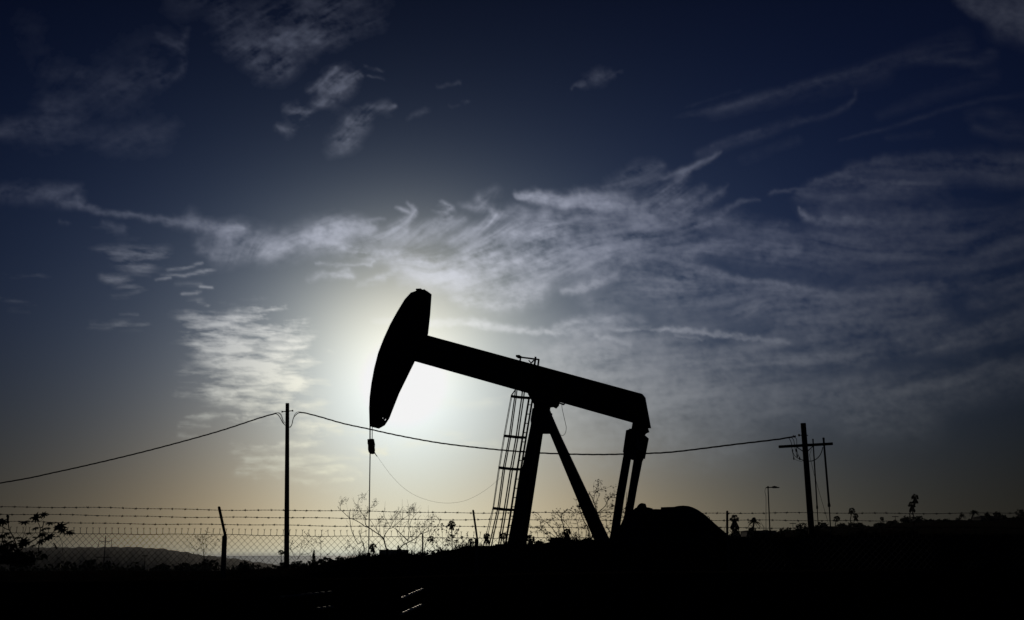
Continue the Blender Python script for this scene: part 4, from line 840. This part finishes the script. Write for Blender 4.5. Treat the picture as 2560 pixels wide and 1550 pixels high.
_w1 = 30*fbm(CX/110, CY/110, 3, 71); _w2 = 30*fbm(CX/110, CY/110, 3, 73)
FINE = fibres(fbm((CX+_w1)/17, (CY+_w2)/17, 3, 3, .8), 13)
ULTRA = fibres(fbm((CX+_w1)/7.5, (CY+_w2)/7.5, 2, 13, .8), 13)
SWEEP = fibres(fbm((CX+_w1)/75, (CY+_w2)/36, 4, 17, .6), 40)
PATCHY = np.clip(.55+.9*fbm(CX/70, CY/50, 3, 23), .1, 1.3)
LONG = fibres(fbm((CX+_w1)/80, (CY+_w2)/60, 5, 9, .74), 20)
BIG = fbm(CX/190, CY/120, 4, 21); MID = fbm(CX/62, CY/40, 4, 31, .55); SML = fbm(CX/26, CY/17, 3, 41, .6)
VX = 10*fbm(CX/75, CY/75, 3, 51) + 5*fbm(CX/18, CY/18, 2, 55)
VY = 9*fbm(CX/75, CY/75, 3, 61) + 5*fbm(CX/18, CY/18, 2, 65)

def stroke(pts, p=2.0, up=1.0, dn=1.0, warp=1.0):
    """soft band along a polyline of (x, y, half width, strength); up / dn stretch the band above / below the line"""
    best = np.zeros_like(CX)
    for (x0, y0, w0, s0), (x1, y1, w1, s1) in zip(pts[:-1], pts[1:]):
        m = 3.0*max(w0, w1)*max(up, dn) + 45
        i0, i1 = np.clip([(min(x0, x1)-m-GX0)/GS, (max(x0, x1)+m-GX0)/GS], 0, GXN).astype(int)
        j0, j1 = np.clip([(min(y0, y1)-m-GY0)/GS, (max(y0, y1)+m-GY0)/GS], 0, GYN).astype(int)
        if i1 <= i0 or j1 <= j0: continue
        wx = CX[j0:j1, i0:i1]+warp*VX[j0:j1, i0:i1]; wy = CY[j0:j1, i0:i1]+warp*VY[j0:j1, i0:i1]
        ex, ey = x1-x0, y1-y0; L2 = ex*ex+ey*ey+1e-6
        t = np.clip(((wx-x0)*ex+(wy-y0)*ey)/L2, 0, 1)
        rx, ry = wx-(x0+t*ex), wy-(y0+t*ey)
        d = np.hypot(rx, ry)/np.where(ex*ry-ey*rx > 0, dn, up)
        w = w0+(w1-w0)*t; s = s0+(s1-s0)*t
        best[j0:j1, i0:i1] = np.maximum(best[j0:j1, i0:i1], s*np.exp(-(d/w)**p))
    return best
def add(ss, **k):
    e = np.zeros_like(CX)
    for s in ss: e = 1-(1-e)*(1-np.clip(stroke(s, **k), 0, 1))
    return e
def combed(E, f=.25, l=.25, m=.25, b=.0, base=.62, sw=0.0):
    return np.clip(E*np.clip(base + f*PATCHY*(.13*FINE+.13*ULTRA) + l*.40*LONG + sw*SWEEP + m*.95*MID + .42*SML + b*BIG, 0, 1.6), 0, 1)

CLOUDS = {}
# thin wisps high on the left
CLOUDS['wisps_left'] = combed(add([
 [(60,110,25,.10),(75,60,40,.14),(95,110,34,.12),(120,200,40,.16),(150,270,50,.20),(110,330,46,.25),(30,330,26,.40)],
 [(150,170,40,.16),(200,180,24,.34),(240,215,50,.20),(190,260,60,.18),(130,300,50,.20)],
 [(270,210,40,.18),(320,215,32,.30),(370,170,30,.24),(400,200,22,.42),(430,190,16,.30)],
 [(390,85,6,.22),(430,110,14,.40),(458,125,14,.46),(462,160,10,.40),(440,195,10,.20)],
 [(470,75,8,.35),(455,110,10,.38)],[(280,160,50,.10),(400,110,60,.12),(300,250,60,.14)],
 [(260,350,36,.24),(320,355,36,.32),(400,340,40,.22),(440,310,20,.12)],
 [(0,320,20,.5),(70,316,10,.45)],[(140,310,50,.26),(200,340,40,.24)]]), .4, .45, .8, .5, .62)
# streaks at the top, left of the middle
CLOUDS['wisps_top'] = combed(add([
 [(450,10,40,.16),(520,10,30,.22),(560,30,36,.24)],
 [(570,115,26,.40),(640,112,40,.62),(700,100,40,.58),(760,85,44,.52),(830,50,44,.36)],
 [(640,150,24,.55),(690,155,36,.62),(740,120,30,.46),(850,90,26,.34),(960,50,18,.26)],
 [(560,60,40,.24),(700,30,50,.34),(820,10,50,.38),(950,0,30,.2)],
 [(650,185,18,.30),(720,170,22,.36)]]), .6, .45, .8, .5, .56)
# the torn wisps under them
CLOUDS['wisps_torn'] = combed(add([
 [(770,225,8,.36),(800,205,13,.60),(838,172,8,.52)],
 [(800,225,10,.4),(850,195,26,.62),(893,188,10,.55),(905,190,5,.3)],
 [(790,260,16,.48),(830,240,24,.66),(865,215,20,.56)],
 [(722,272,12,.42),(745,285,20,.68),(775,282,10,.50)],[(695,318,8,.42),(720,324,14,.46),(735,322,6,.3)],
 [(850,340,22,.34),(890,310,26,.70),(922,290,12,.50)],[(890,268,8,.2),(965,270,14,.44),(984,266,6,.5)],[(830,370,20,.3),(870,350,24,.4)],
 [(916,168,4,.30),(935,172,5,.34),(955,180,4,.2)],[(920,192,3,.24),(955,198,4,.2)],
 [(1090,220,4,.10),(1150,205,5,.22)],[(1020,295,7,.10),(1065,275,8,.20),(1100,270,4,.12)],[(1130,265,6,.12),(1170,255,6,.18)]]), .75, .45, .9, .1, .56)
CLOUDS['wisp_small'] = combed(add([[(1430,222,5,.45),(1436,215,5,.4),(1470,205,13,.52),(1500,192,17,.55),(1530,182,11,.46),(1556,177,4,.35)]]), .5, .2, .9, 0, .60)
# the long ragged band from the left edge
CLOUDS['band_left'] = combed(add([
 [(-120,480,26,.30),(0,480,22,.44),(60,478,24,.40),(150,482,26,.44),(188,478,18,.50),(205,505,14,.50)],
 [(150,505,12,.34),(205,512,11,.52),(260,528,9,.50),(340,540,8,.44),(400,544,8,.42),(470,555,16,.56),(540,564,18,.66),(600,570,10,.60)],
 [(260,560,10,.16),(300,575,14,.26)],[(150,553,6,.24),(170,554,6,.2)]], up=.8), .4, .35, .6, .1, .66)
CLOUDS['band_curtain'] = combed(add([
 [(590,580,26,.44),(570,600,36,.56),(560,628,30,.46)],[(575,590,24,.42),(640,610,34,.60),(700,618,30,.64),(770,600,34,.66),(850,585,36,.7)],
 [(500,620,14,.36),(540,640,16,.4),(640,640,18,.40),(700,628,18,.42)],[(480,545,20,.25),(520,590,30,.22)]]), .45, .35, .35, .1, .68)
# the great hooked band of cirrus
CLOUDS['hooked_band'] = combed(add([
 [(765,590,18,.52),(800,574,18,.62),(840,562,18,.66),(890,556,16,.64),(935,560,14,.54),(950,572,10,.3)],
 [(800,590,22,.52),(860,584,20,.56),(930,580,18,.46)],
 [(1150,640,34,.44),(1250,620,34,.56),(1330,600,36,.54),(1400,585,34,.5)],
 [(1130,690,34,.52),(1230,668,44,.58),(1330,645,46,.56),(1430,615,40,.54),(1520,582,34,.48)],
 [(1010,690,26,.34),(1100,695,36,.52),(1200,692,44,.55),(1320,690,44,.48),(1450,660,36,.40)],
 [(1285,590,12,.60),(1340,580,12,.62),(1400,568,14,.5)],[(1165,640,12,.52),(1200,632,9,.66),(1250,640,10,.5)],[(1170,658,8,.4),(1290,652,7,.5),(1380,655,9,.4)],
 [(900,708,8,.34),(955,694,9,.58),(985,678,6,.4)],[(1360,545,34,.40),(1450,545,34,.46),(1540,530,40,.48),(1620,540,34,.46)]], warp=.8), .6, .55, .7, .25, .62)
CLOUDS['band_ridge'] = combed(add([
 [(770,597,12,.50),(830,604,14,.66),(858,618,14,.76),(900,628,15,.82),(931,634,16,.84),(970,634,15,.78),(1003,638,16,.84),(1040,646,18,.76),(1075,656,22,.66),(1110,668,26,.5)],
 [(1000,660,20,.4),(1080,690,26,.46),(1150,700,24,.4)]], warp=.7, up=.75, dn=1.35), .55, .5, .55, .1, .70)
CLOUDS['hooks'] = combed(add([
 [(905,626,12,.30),(940,604,17,.46),(975,583,17,.58),(1004,565,14,.68),(1026,549,10,.76),(1036,536,7,.82),(1037,526,6,.84),(1029,517,5,.76),(1018,511,4,.55)],
 [(988,519,3,.20),(1004,526,5,.44),(1020,530,6,.60),(1034,533,6,.6)],[(945,620,18,.28),(985,600,18,.40),(1015,575,12,.44)],
 [(1000,618,14,.30),(1030,596,18,.50),(1060,573,16,.62),(1092,558,13,.72),(1118,545,10,.82),(1131,532,8,.88),(1130,521,7,.86),(1118,512,6,.76),(1104,502,5,.55)],
 [(1080,524,4,.34),(1098,528,6,.60),(1116,532,7,.72)],[(1095,512,4,.2),(1110,518,6,.5),(1124,524,7,.7)],[(1050,612,20,.34),(1090,590,18,.44),(1125,565,14,.44),(1160,548,12,.34)],
 [(1095,636,14,.30),(1130,610,18,.44),(1165,588,17,.54),(1200,570,15,.62),(1226,552,12,.66),(1236,536,11,.66),(1228,522,11,.62),(1212,512,12,.56),(1194,500,10,.4)],
 [(1150,512,8,.2),(1175,516,10,.40),(1205,522,12,.46)],[(1200,490,14,.2),(1240,480,14,.24)],[(1235,545,14,.5),(1270,530,18,.46),(1310,528,20,.4)],
 [(1170,628,18,.4),(1215,602,18,.54),(1260,580,18,.58),(1310,560,20,.54),(1360,545,22,.48)],
 [(925,552,6,.2),(950,545,5,.34),(962,548,4,.3)]], warp=.55), .95, .50, .55, .0, .72)
CLOUDS['lens'] = combed(add([[(1296,490,9,.70),(1330,494,15,.94),(1400,502,20,.98),(1460,506,20,.96),(1520,512,18,.80),(1580,512,16,.50)],
 [(1440,490,16,.5),(1500,492,20,.6),(1560,505,26,.4)]], p=2.6, up=1.0, dn=.85), .25, .2, .2, 0, .84)
CLOUDS['curl_middle'] = combed(add([
 [(1130,745,10,.55),(1170,752,16,.78),(1230,762,18,.84),(1290,755,20,.80),(1340,740,20,.74),(1360,715,16,.55)],
 [(1180,725,14,.44),(1260,722,18,.55),(1330,715,22,.6)],
 [(1410,728,10,.60),(1450,718,15,.76),(1500,702,14,.78),(1535,692,10,.60)],
 [(870,675,8,.5),(800,690,9,.62),(770,696,8,.3)],[(885,687,7,.6),(830,688,8,.66)],[(790,660,4,.3),(835,662,5,.5),(930,662,4,.55),(935,658,4,.5)]]), .35, .25, .5, 0, .72)
# combed plumes right of the middle
CLOUDS['plumes'] = combed(add(warp=.7, ss=[
 [(1570,600,26,.40),(1640,570,22,.54),(1700,540,18,.60),(1760,505,14,.66),(1806,475,10,.60),(1815,462,6,.3)],
 [(1590,530,22,.50),(1640,500,22,.60),(1690,470,18,.60),(1710,440,14,.44)],
 [(1600,560,24,.44),(1660,520,20,.58),(1720,495,16,.62),(1760,470,12,.4)],
 [(1690,580,14,.44),(1760,560,12,.58),(1800,535,10,.5),(1850,505,6,.4),(1900,500,5,.3)],
 [(1560,440,16,.28),(1600,420,16,.36),(1650,412,12,.3)],[(1530,460,20,.24),(1640,450,22,.30)],
 [(1660,445,8,.36),(1720,425,7,.42),(1780,395,6,.38),(1800,380,5,.3)],
 [(1500,620,34,.46),(1620,610,36,.50),(1720,610,34,.46),(1840,610,26,.36)],
 [(1700,545,22,.40),(1850,560,30,.34),(1960,585,26,.30)],
 [(1480,650,34,.46),(1600,640,34,.50),(1700,660,34,.50),(1780,690,20,.62)],
 [(1480,760,26,.34),(1580,740,30,.40),(1700,720,34,.44)],[(1690,640,14,.40),(1760,628,12,.5),(1830,630,12,.3)],
 [(1790,605,12,.4),(1880,618,16,.48),(1990,622,18,.42)],[(1600,690,30,.44),(1500,680,24,.40)]]), .5, .35, .55, .2, .62, .14)
# wide veils filling the right
CLOUDS['veil_upper'] = combed(add([
 [(2000,480,12,.30),(2060,452,15,.54),(2130,425,20,.54),(2220,420,26,.42),(2400,420,36,.36),(2640,420,40,.36)],
 [(2100,452,12,.46),(2170,452,13,.70),(2240,460,13,.58),(2350,465,22,.36)],
 [(2190,400,12,.24),(2330,392,16,.26),(2560,405,26,.30)],[(2030,490,30,.34),(2140,480,30,.36),(2260,475,26,.3)],
 [(1930,480,6,.3),(2000,474,5,.34),(2030,470,5,.3)],[(2050,520,14,.2),(2100,495,14,.26)]], dn=1.25, up=.8), .12, .15, .15, .15, .70, .22)
CLOUDS['tick'] = combed(add([[(1998,522,4,.66),(2010,537,9,.80),(2040,550,11,.76),(2080,556,13,.62),(2160,560,18,.42),(2260,556,22,.28)],
 [(2070,540,22,.30),(2200,535,26,.28),(2350,540,36,.24)]], up=1.0, dn=1.2), .15, .25, .2, 0, .82)
CLOUDS['veil_middle'] = combed(add([
 [(1850,600,26,.34),(2000,600,34,.40),(2200,600,60,.42),(2400,590,70,.34),(2640,560,70,.24)],
 [(1860,640,26,.42),(2000,628,22,.44),(2150,640,50,.34),(2400,640,50,.28)],
 [(1930,570,14,.4),(1960,560,12,.36)],[(2450,640,16,.30),(2560,610,20,.28),(2660,590,20,.24)],[(2350,690,12,.24),(2480,660,12,.30),(2600,640,12,.2)],
 [(1900,650,20,.4),(2080,665,24,.3)]]), .12, .15, .15, .25, .62, .26)
CLOUDS['veil_ridge'] = combed(add([
 [(1640,690,30,.44),(1720,680,20,.60),(1800,690,16,.70),(1900,706,16,.66),(2000,722,18,.60),(2080,738,20,.50)],
 [(1680,720,34,.50),(1850,725,34,.46),(2050,735,30,.44),(2250,715,30,.46),(2350,712,16,.44)],
 [(2000,760,34,.44),(2150,745,36,.46),(2300,735,28,.42)],
 [(1700,760,44,.36),(1900,760,40,.36),(2120,770,36,.38)]], up=.6, dn=1.4), .2, .2, .25, .2, .68, .20)
CLOUDS['veil_lower'] = combed(add([
 [(1830,794,8,.46),(1870,778,13,.64),(1910,758,10,.5)],
 [(1950,815,26,.42),(2080,805,30,.54),(2220,805,34,.52),(2350,790,26,.46)],
 [(2030,840,34,.52),(2180,840,36,.56),(2300,850,30,.50),(2420,830,26,.46),(2560,780,26,.46),(2640,760,26,.4)],
 [(2260,870,26,.46),(2400,860,26,.48),(2540,830,26,.44),(2640,810,26,.4)],
 [(2400,720,20,.44),(2500,705,24,.46),(2640,690,28,.4)],[(2430,760,18,.36),(2560,735,20,.40)],
 [(1440,960,60,.52),(1600,950,70,.62),(1760,960,60,.60),(1900,930,44,.58),(2050,890,30,.60),(2200,880,26,.58)],
 [(1500,890,50,.40),(1650,880,50,.50),(1800,880,50,.52),(1950,860,34,.48)],
 [(1700,910,24,.46),(1850,905,26,.56),(2050,900,22,.60),(2160,905,18,.5)],
 [(1950,990,30,.36),(2100,965,30,.48),(2250,955,26,.50),(2420,930,24,.40),(2600,900,20,.3)],
 [(2130,1000,14,.30),(2300,975,14,.46),(2430,945,12,.34)],[(2440,890,20,.26),(2560,920,30,.26)],
 [(1690,1010,50,.40),(1800,1010,40,.42)],[(1850,1050,14,.3),(1900,1035,14,.46),(1960,1030,10,.3)],
 [(1560,1040,50,.34),(1690,1080,40,.34)],[(1420,900,40,.40),(1540,900,40,.42)],[(1810,1130,8,.2),(1860,1122,8,.24)],
 [(1440,840,14,.34),(1560,850,22,.40),(1700,845,22,.40)]]), .2, .25, .5, .35, .62, .22)
CLOUDS['veil_low'] = combed(add([
 [(1380,1010,70,.26),(1550,1000,80,.34),(1750,990,80,.38),(1950,1000,70,.36),(2150,1000,60,.38),(2350,985,50,.30),(2560,950,40,.2)],
 [(1450,1120,70,.22),(1650,1120,70,.24),(1850,1110,60,.22)],[(2150,1060,50,.24),(2300,1060,50,.22)],[(1350,900,60,.26),(1500,870,60,.28)],[(2000,760,90,.16),(2300,760,90,.18)]]), .1, .2, .35, .3, .74)
CLOUDS['top_corner'] = combed(add([[(2400,0,14,.44),(2450,25,22,.60),(2520,45,34,.62),(2620,60,44,.6)],[(2420,-30,30,.6),(2560,-10,44,.6),(2680,0,50,.6)],
 [(2500,70,30,.3),(2600,90,40,.3)]], p=2.6), .1, .2, .15, .1, .85)
CLOUDS['streaks_right'] = combed(add(warp=.45, ss=[
 [(1690,292,5,.20),(1760,278,8,.26),(1900,245,10,.28),(2040,205,11,.40),(2150,175,11,.38),(2280,140,18,.28),(2400,105,30,.24)],
 [(1780,280,18,.14),(2000,230,22,.20),(2200,180,30,.20)],[(2280,150,12,.2),(2380,150,10,.34),(2440,160,12,.36),(2480,140,16,.26)],
 [(1750,385,14,.18),(1830,355,14,.24),(1920,330,14,.30),(1990,300,12,.20)],
 [(1980,310,8,.20),(2080,285,8,.28),(2120,265,7,.36),(2138,245,5,.30),(2138,225,4,.15)],[(1780,365,6,.2),(1900,325,5,.24)],
 [(1700,430,9,.34),(1760,405,7,.38),(1790,385,5,.3)],[(1860,400,14,.12),(1990,350,14,.14)],
 [(2100,350,5,.10),(2220,320,6,.22),(2330,285,6,.22),(2450,250,6,.18),(2560,235,8,.1)],
 [(2200,290,14,.12),(2350,230,20,.16),(2480,190,20,.16)],
 [(2420,290,12,.24),(2470,285,16,.28),(2540,300,24,.22)],[(2440,320,14,.22),(2520,335,20,.26),(2600,340,20,.2)],
 [(2220,345,10,.14),(2330,335,10,.16)],[(1700,275,4,.14),(1850,225,5,.1)]]), .5, .3, .2, .15, .68, .14)
# the thin line of an old trail
CLOUDS['trail'] = combed(add([
 [(930,800,7,.40),(965,803,10,.60),(1000,806,8,.4),(1065,806,10,.66),(1150,808,11,.82),(1250,820,10,.84),(1340,830,9,.82),(1400,832,10,.84)],
 [(1390,818,10,.5),(1430,806,10,.72),(1490,800,11,.66),(1540,795,12,.54),(1600,805,16,.4)],
 [(1390,832,12,.6),(1470,822,14,.6),(1550,815,14,.44)],[(1490,842,7,.5),(1530,850,6,.6),(1570,860,8,.4)],
 [(1540,826,6,.60),(1620,822,6,.70),(1700,826,8,.92),(1780,836,8,.95),(1860,842,8,.95),(1920,850,8,.92),(1970,857,6,.7)],
 [(1690,838,4,.4),(1760,850,4,.5)]], p=2.4, up=1.1, dn=.8), .25, .1, .7, 0, .80)
# flaky patch left of the sun
_fl = fbm(CX/78+.3*MID, CY/17, 5, 91, .62); _fl2 = fbm(CX/150, CY/45, 3, 95)
def flaky(E, thr=.02, soft=.55):
    return np.clip(E*np.clip((_fl*.75+_fl2*.5+.55*E-thr)/soft, 0, 1.15), 0, 1)
CLOUDS['flaky_patch'] = flaky(add([
 [(455,795,22,.50),(520,805,28,.62),(600,800,30,.66),(660,790,24,.70)],
 [(640,780,16,.6),(680,770,10,.66),(712,764,7,.6)],
 [(500,845,40,.80),(590,850,50,.96),(680,835,40,.96),(760,805,14,.80)],
 [(520,880,44,.72),(610,900,60,.98),(690,890,50,.98),(770,845,24,.7)],
 [(470,940,24,.44),(560,950,40,.72),(660,950,54,.98),(720,930,40,.8)],
 [(540,985,30,.66),(620,1000,40,.90),(700,985,34,.86)],
 [(440,985,12,.36),(500,985,14,.44),(570,985,20,.5)],
 [(740,960,26,.7),(790,950,16,.76),(820,960,10,.5)],[(700,1020,26,.7),(640,1035,18,.7),(580,1045,12,.4)],
 [(760,900,22,.6),(800,905,10,.5)],[(805,878,6,.8),(825,875,7,.85),(835,882,5,.5)],[(730,1010,30,.6),(800,1010,26,.5)]]), .10, .6)
CLOUDS['flakes_small'] = flaky(add(warp=.3, ss=[
 [(250,630,20,.30),(330,635,26,.50),(400,640,22,.56),(430,655,14,.4)],[(300,660,24,.36),(360,670,24,.42)],
 [(255,690,10,.4),(300,705,16,.54),(345,722,14,.50),(365,728,6,.3)],[(280,740,6,.2),(330,742,6,.3)],
 [(420,675,6,.4),(470,668,5,.6),(505,658,5,.8)],[(400,690,4,.4),(460,688,5,.74),(530,675,7,.66),(540,674,4,.4)],
 [(390,700,4,.4),(425,695,4,.7)],[(455,735,6,.7),(490,732,6,.7),(500,730,4,.4)],[(500,718,4,.6),(530,719,4,.6)],
 [(495,757,7,.7),(520,763,6,.66)],[(440,710,6,.2),(500,712,6,.3)],[(470,750,8,.2),(500,748,8,.24)],
 [(230,812,12,.3),(300,812,12,.52),(370,815,10,.4)],[(300,785,4,.3),(345,785,4,.4)],
 [(0,690,6,.2),(90,690,10,.26),(130,700,8,.16)],[(-40,745,6,.2),(0,748,5,.34),(90,761,5,.2)],[(20,775,6,.1),(70,778,6,.2)],
 [(230,565,10,.1),(290,575,10,.22)]]), -.06, .7)
CLOUDS['flakes_low'] = flaky(add([
 [(470,1045,6,.4),(520,1040,10,.5),(560,1038,6,.3)],[(570,1035,10,.5),(620,1045,8,.5)],[(450,1065,10,.4),(520,1068,6,.3)],[(450,1090,8,.3),(490,1095,6,.3)],
 [(590,1125,14,.4),(680,1115,12,.60),(760,1108,12,.60),(820,1095,12,.6)],[(760,1060,30,.6),(840,1065,24,.62),(910,1080,14,.5)],
 [(620,1150,16,.5),(720,1145,16,.54),(850,1140,16,.56),(960,1130,16,.5)],
 [(600,1175,16,.5),(700,1170,14,.56),(820,1170,16,.64),(900,1180,12,.5)],[(730,1200,10,.4),(800,1205,8,.5),(880,1200,8,.44)],
 [(640,1195,10,.3),(700,1192,8,.36)],[(780,1235,6,.2),(840,1228,6,.26)],
 [(1000,1110,20,.26),(1150,1100,24,.3),(1250,1110,20,.26)],[(1100,1010,16,.2),(1250,1000,16,.26),(1300,990,10,.2)]]), -.02, .6)
for _k, _m in (('veil_low', 1.5), ('wisps_left', .36), ('wisps_top', .48), ('wisps_torn', .66), ('wisp_small', .6), ('band_left', .72), ('veil_upper', .82), ('veil_middle', .82),
               ('veil_ridge', .85), ('veil_lower', .78), ('top_corner', .85), ('streaks_right', .55), ('plumes', .88), ('trail', .85), ('hooked_band', .95), ('hooks', .86), ('band_curtain', .85), ('flakes_small', .75)):
    CLOUDS[_k] *= _m

# each cloud is a thin sheet of ice cloud at its own height; the density is a vertex attribute
def cloud_material(name, gain=1.0, warm=0.0):
    m = bpy.data.materials.new(name); m.use_nodes = True; N = Nodes(m.node_tree); N.n.remove(N.n['Principled BSDF'])
    out = N.n['Material Output']; em = N.new('ShaderNodeEmission'); tr = N.new('ShaderNodeBsdfTransparent'); mx = N.new('ShaderNodeMixShader')
    at_ = N.new('ShaderNodeAttribute', attribute_name='ice'); pos = N.vec('NORMALIZE', N.new('ShaderNodeNewGeometry').outputs['Position'])
    th = N.math('ARCCOSINE', N.vec('DOT_PRODUCT', pos, tuple(SUN_DIR), out=1))
    # scattered sunlight put into the emission: strong close to the sun, weak far off
    s = N.math('ADD', N.math('MULTIPLY', N.math('EXPONENT', N.math('MULTIPLY', th, -1/math.radians(7.0))), 1.35*gain), 0.035)
    f = N.math('MINIMUM', N.math('MULTIPLY', th, 1/0.35), 1.0)
    c = N.new('ShaderNodeCombineXYZ'); c.inputs[0].default_value = 1.0; zz = N.new('ShaderNodeSeparateXYZ'); N.l.new(pos, zz.inputs[0])
    low = N.between(N.math('MULTIPLY', N.math('SUBTRACT', 0.26, zz.outputs[2]), 5.0), 0.0, 1.0)      # yellowing of light through low air, put into the emission colour
    N.l.new(N.math('SUBTRACT', N.math('ADD', 1.0-warm*.2, N.math('MULTIPLY', f, .13)), N.math('MULTIPLY', low, .04)), c.inputs[1])
    N.l.new(N.math('SUBTRACT', N.math('ADD', N.math('MULTIPLY', f, .66), .97-warm), N.math('MULTIPLY', low, N.math('ADD', .24, N.math('MULTIPLY', f, .22)))), c.inputs[2])
    N.l.new(c.outputs[0], em.inputs[0]); N.l.new(N.math('MULTIPLY', N.math('MULTIPLY', N.math('MINIMUM', s, .9), N.math('SUBTRACT', 1.0, N.math('MULTIPLY', f, .12))), 2**-EXPOSURE), em.inputs[1])
    N.l.new(at_.outputs['Fac'], mx.inputs[0]); N.l.new(tr.outputs[0], mx.inputs[1]); N.l.new(em.outputs[0], mx.inputs[2]); N.l.new(mx.outputs[0], out.inputs[0])
    m.cycles.emission_sampling = 'NONE'; return m
CM = {'cirrus_cloud': cloud_material('ice_cloud'), 'contrail': cloud_material('trail_cloud', 1.1), 'altocumulus_cloud': cloud_material('water_cloud', 1.32, .10)}
_a, _b = CX-1280.0, 775.0-CY
_d = np.stack([_a, F*math.cos(PITCH)-_b*math.sin(PITCH), F*math.sin(PITCH)+_b*math.cos(PITCH)], -1); _d /= np.linalg.norm(_d, axis=-1, keepdims=True)
def sheet_of_cloud(name, key, height, label):
    D = CLOUDS[key]; keep = D > .012
    quad = keep[:-1, :-1] | keep[1:, :-1] | keep[:-1, 1:] | keep[1:, 1:]
    jj, ii = np.nonzero(quad); idx = np.full(D.shape, -1, dtype=np.int64); used = np.zeros(D.shape, bool)
    for a, b in ((0, 0), (1, 0), (0, 1), (1, 1)): used[jj+a, ii+b] = True
    idx[used] = np.arange(used.sum()); dirs = _d[used]; dist = np.minimum(height/np.maximum(dirs[:, 2], .02), 9.0*height)
    co = dirs*dist[:, None]+np.array(EYE); faces = np.stack([idx[jj, ii], idx[jj+1, ii], idx[jj+1, ii+1], idx[jj, ii+1]], -1)
    me = bpy.data.meshes.new(name); me.vertices.add(len(co)); me.vertices.foreach_set('co', co.astype(np.float32).ravel()); nf = len(faces)
    me.loops.add(nf*4); me.loops.foreach_set('vertex_index', faces.astype(np.int32).ravel()); me.polygons.add(nf); me.polygons.foreach_set('loop_start', np.arange(0, nf*4, 4, dtype=np.int32))
    me.update(calc_edges=True); at_ = me.attributes.new('ice', 'FLOAT', 'POINT'); at_.data.foreach_set('value', D[used].astype(np.float32))
    me.materials.append(CM[name]); o = bpy.data.objects.new(name, me); COL.objects.link(o); tag(o, label, 'cloud', 'clouds in the evening sky')
for k_, (name, key, hgt, label) in enumerate((
 ('cirrus_cloud', 'wisps_left', 9000, 'faint smoky wisps in the upper left corner'), ('cirrus_cloud', 'wisps_top', 9100, 'streaky slanting cloud at the top, left of the middle'), ('cirrus_cloud', 'wisps_torn', 9200, 'torn wisps just below the streaky slanting cloud'),
 ('cirrus_cloud', 'wisp_small', 9300, 'small lone wisp in the clear dark sky right of the top middle'), ('cirrus_cloud', 'band_left', 8800, 'long thin ragged cloud line running in from the left edge'), ('cirrus_cloud', 'band_curtain', 8600, 'curtain like cloud hanging where the ragged line meets the big band'),
 ('cirrus_cloud', 'hooked_band', 8400, 'big bright combed band spread above the horse head and beam'), ('cirrus_cloud', 'band_ridge', 8350, 'bright crested ridge running down to the horse head top'), ('cirrus_cloud', 'hooks', 8300, 'row of curled hooks along the top of the big band'),
 ('cirrus_cloud', 'lens', 8200, 'smooth bright spindle shaped cloud at the upper right of the curled hooks'), ('cirrus_cloud', 'curl_middle', 8000, 'curled bright cloud just right of the horse head top'),
 ('cirrus_cloud', 'plumes', 7800, 'combed feathery plumes right of the big combed band'), ('cirrus_cloud', 'veil_upper', 9400, 'broad grey veil with a bright upper edge at the right'), ('cirrus_cloud', 'tick', 7600, 'small sharp tick shaped cloud in front of the right veil'),
 ('cirrus_cloud', 'veil_middle', 9500, 'dim even veil behind the tick shaped cloud'), ('cirrus_cloud', 'veil_ridge', 7400, 'long pale ridge of cloud sloping down to the right'), ('cirrus_cloud', 'veil_lower', 7200, 'rippled grey cloud low on the right above the leaning pole'),
 ('cirrus_cloud', 'veil_low', 9900, 'thin pale veil fading down toward the right horizon'),
 ('cirrus_cloud', 'top_corner', 9600, 'smooth pale cloud cut by the upper right corner'), ('cirrus_cloud', 'streaks_right', 9700, 'faint straight streaks rising to the upper right'), ('contrail', 'trail', 7000, 'thin lumpy old trail line running right from the horse head'),
 ('altocumulus_cloud', 'flaky_patch', 5000, 'bright cream flaky cloud patch left of the sun'), ('altocumulus_cloud', 'flakes_small', 5200, 'scattered small cloud flakes left of and above the cream patch'), ('altocumulus_cloud', 'flakes_low', 4800, 'thin cream flakes low around the plain wooden pole'))):
    sheet_of_cloud(name, key, float(hgt), label)

# ---------------------------------------------------------------- the air: thin even haze over land and sea
mb = MB(); mb.box((0, 28500, -13.0), 106000, 65000, 96.0)
hz_m = bpy.data.materials.new('thin_haze'); hz_m.use_nodes = True; N = Nodes(hz_m.node_tree); N.n.remove(N.n['Principled BSDF'])
pv = N.new('ShaderNodeVolumePrincipled'); pv.inputs['Color'].default_value = (.88, .93, 1.0, 1); pv.inputs['Density'].default_value = 1.2e-5; pv.inputs['Anisotropy'].default_value = .55
N.l.new(pv.outputs[0], N.n['Material Output'].inputs['Volume'])
hz = mb.build('haze', hz_m); tag(hz, 'thin haze lying over the plain and the sea', 'haze', kind='stuff'); hz.display_type = 'WIRE'
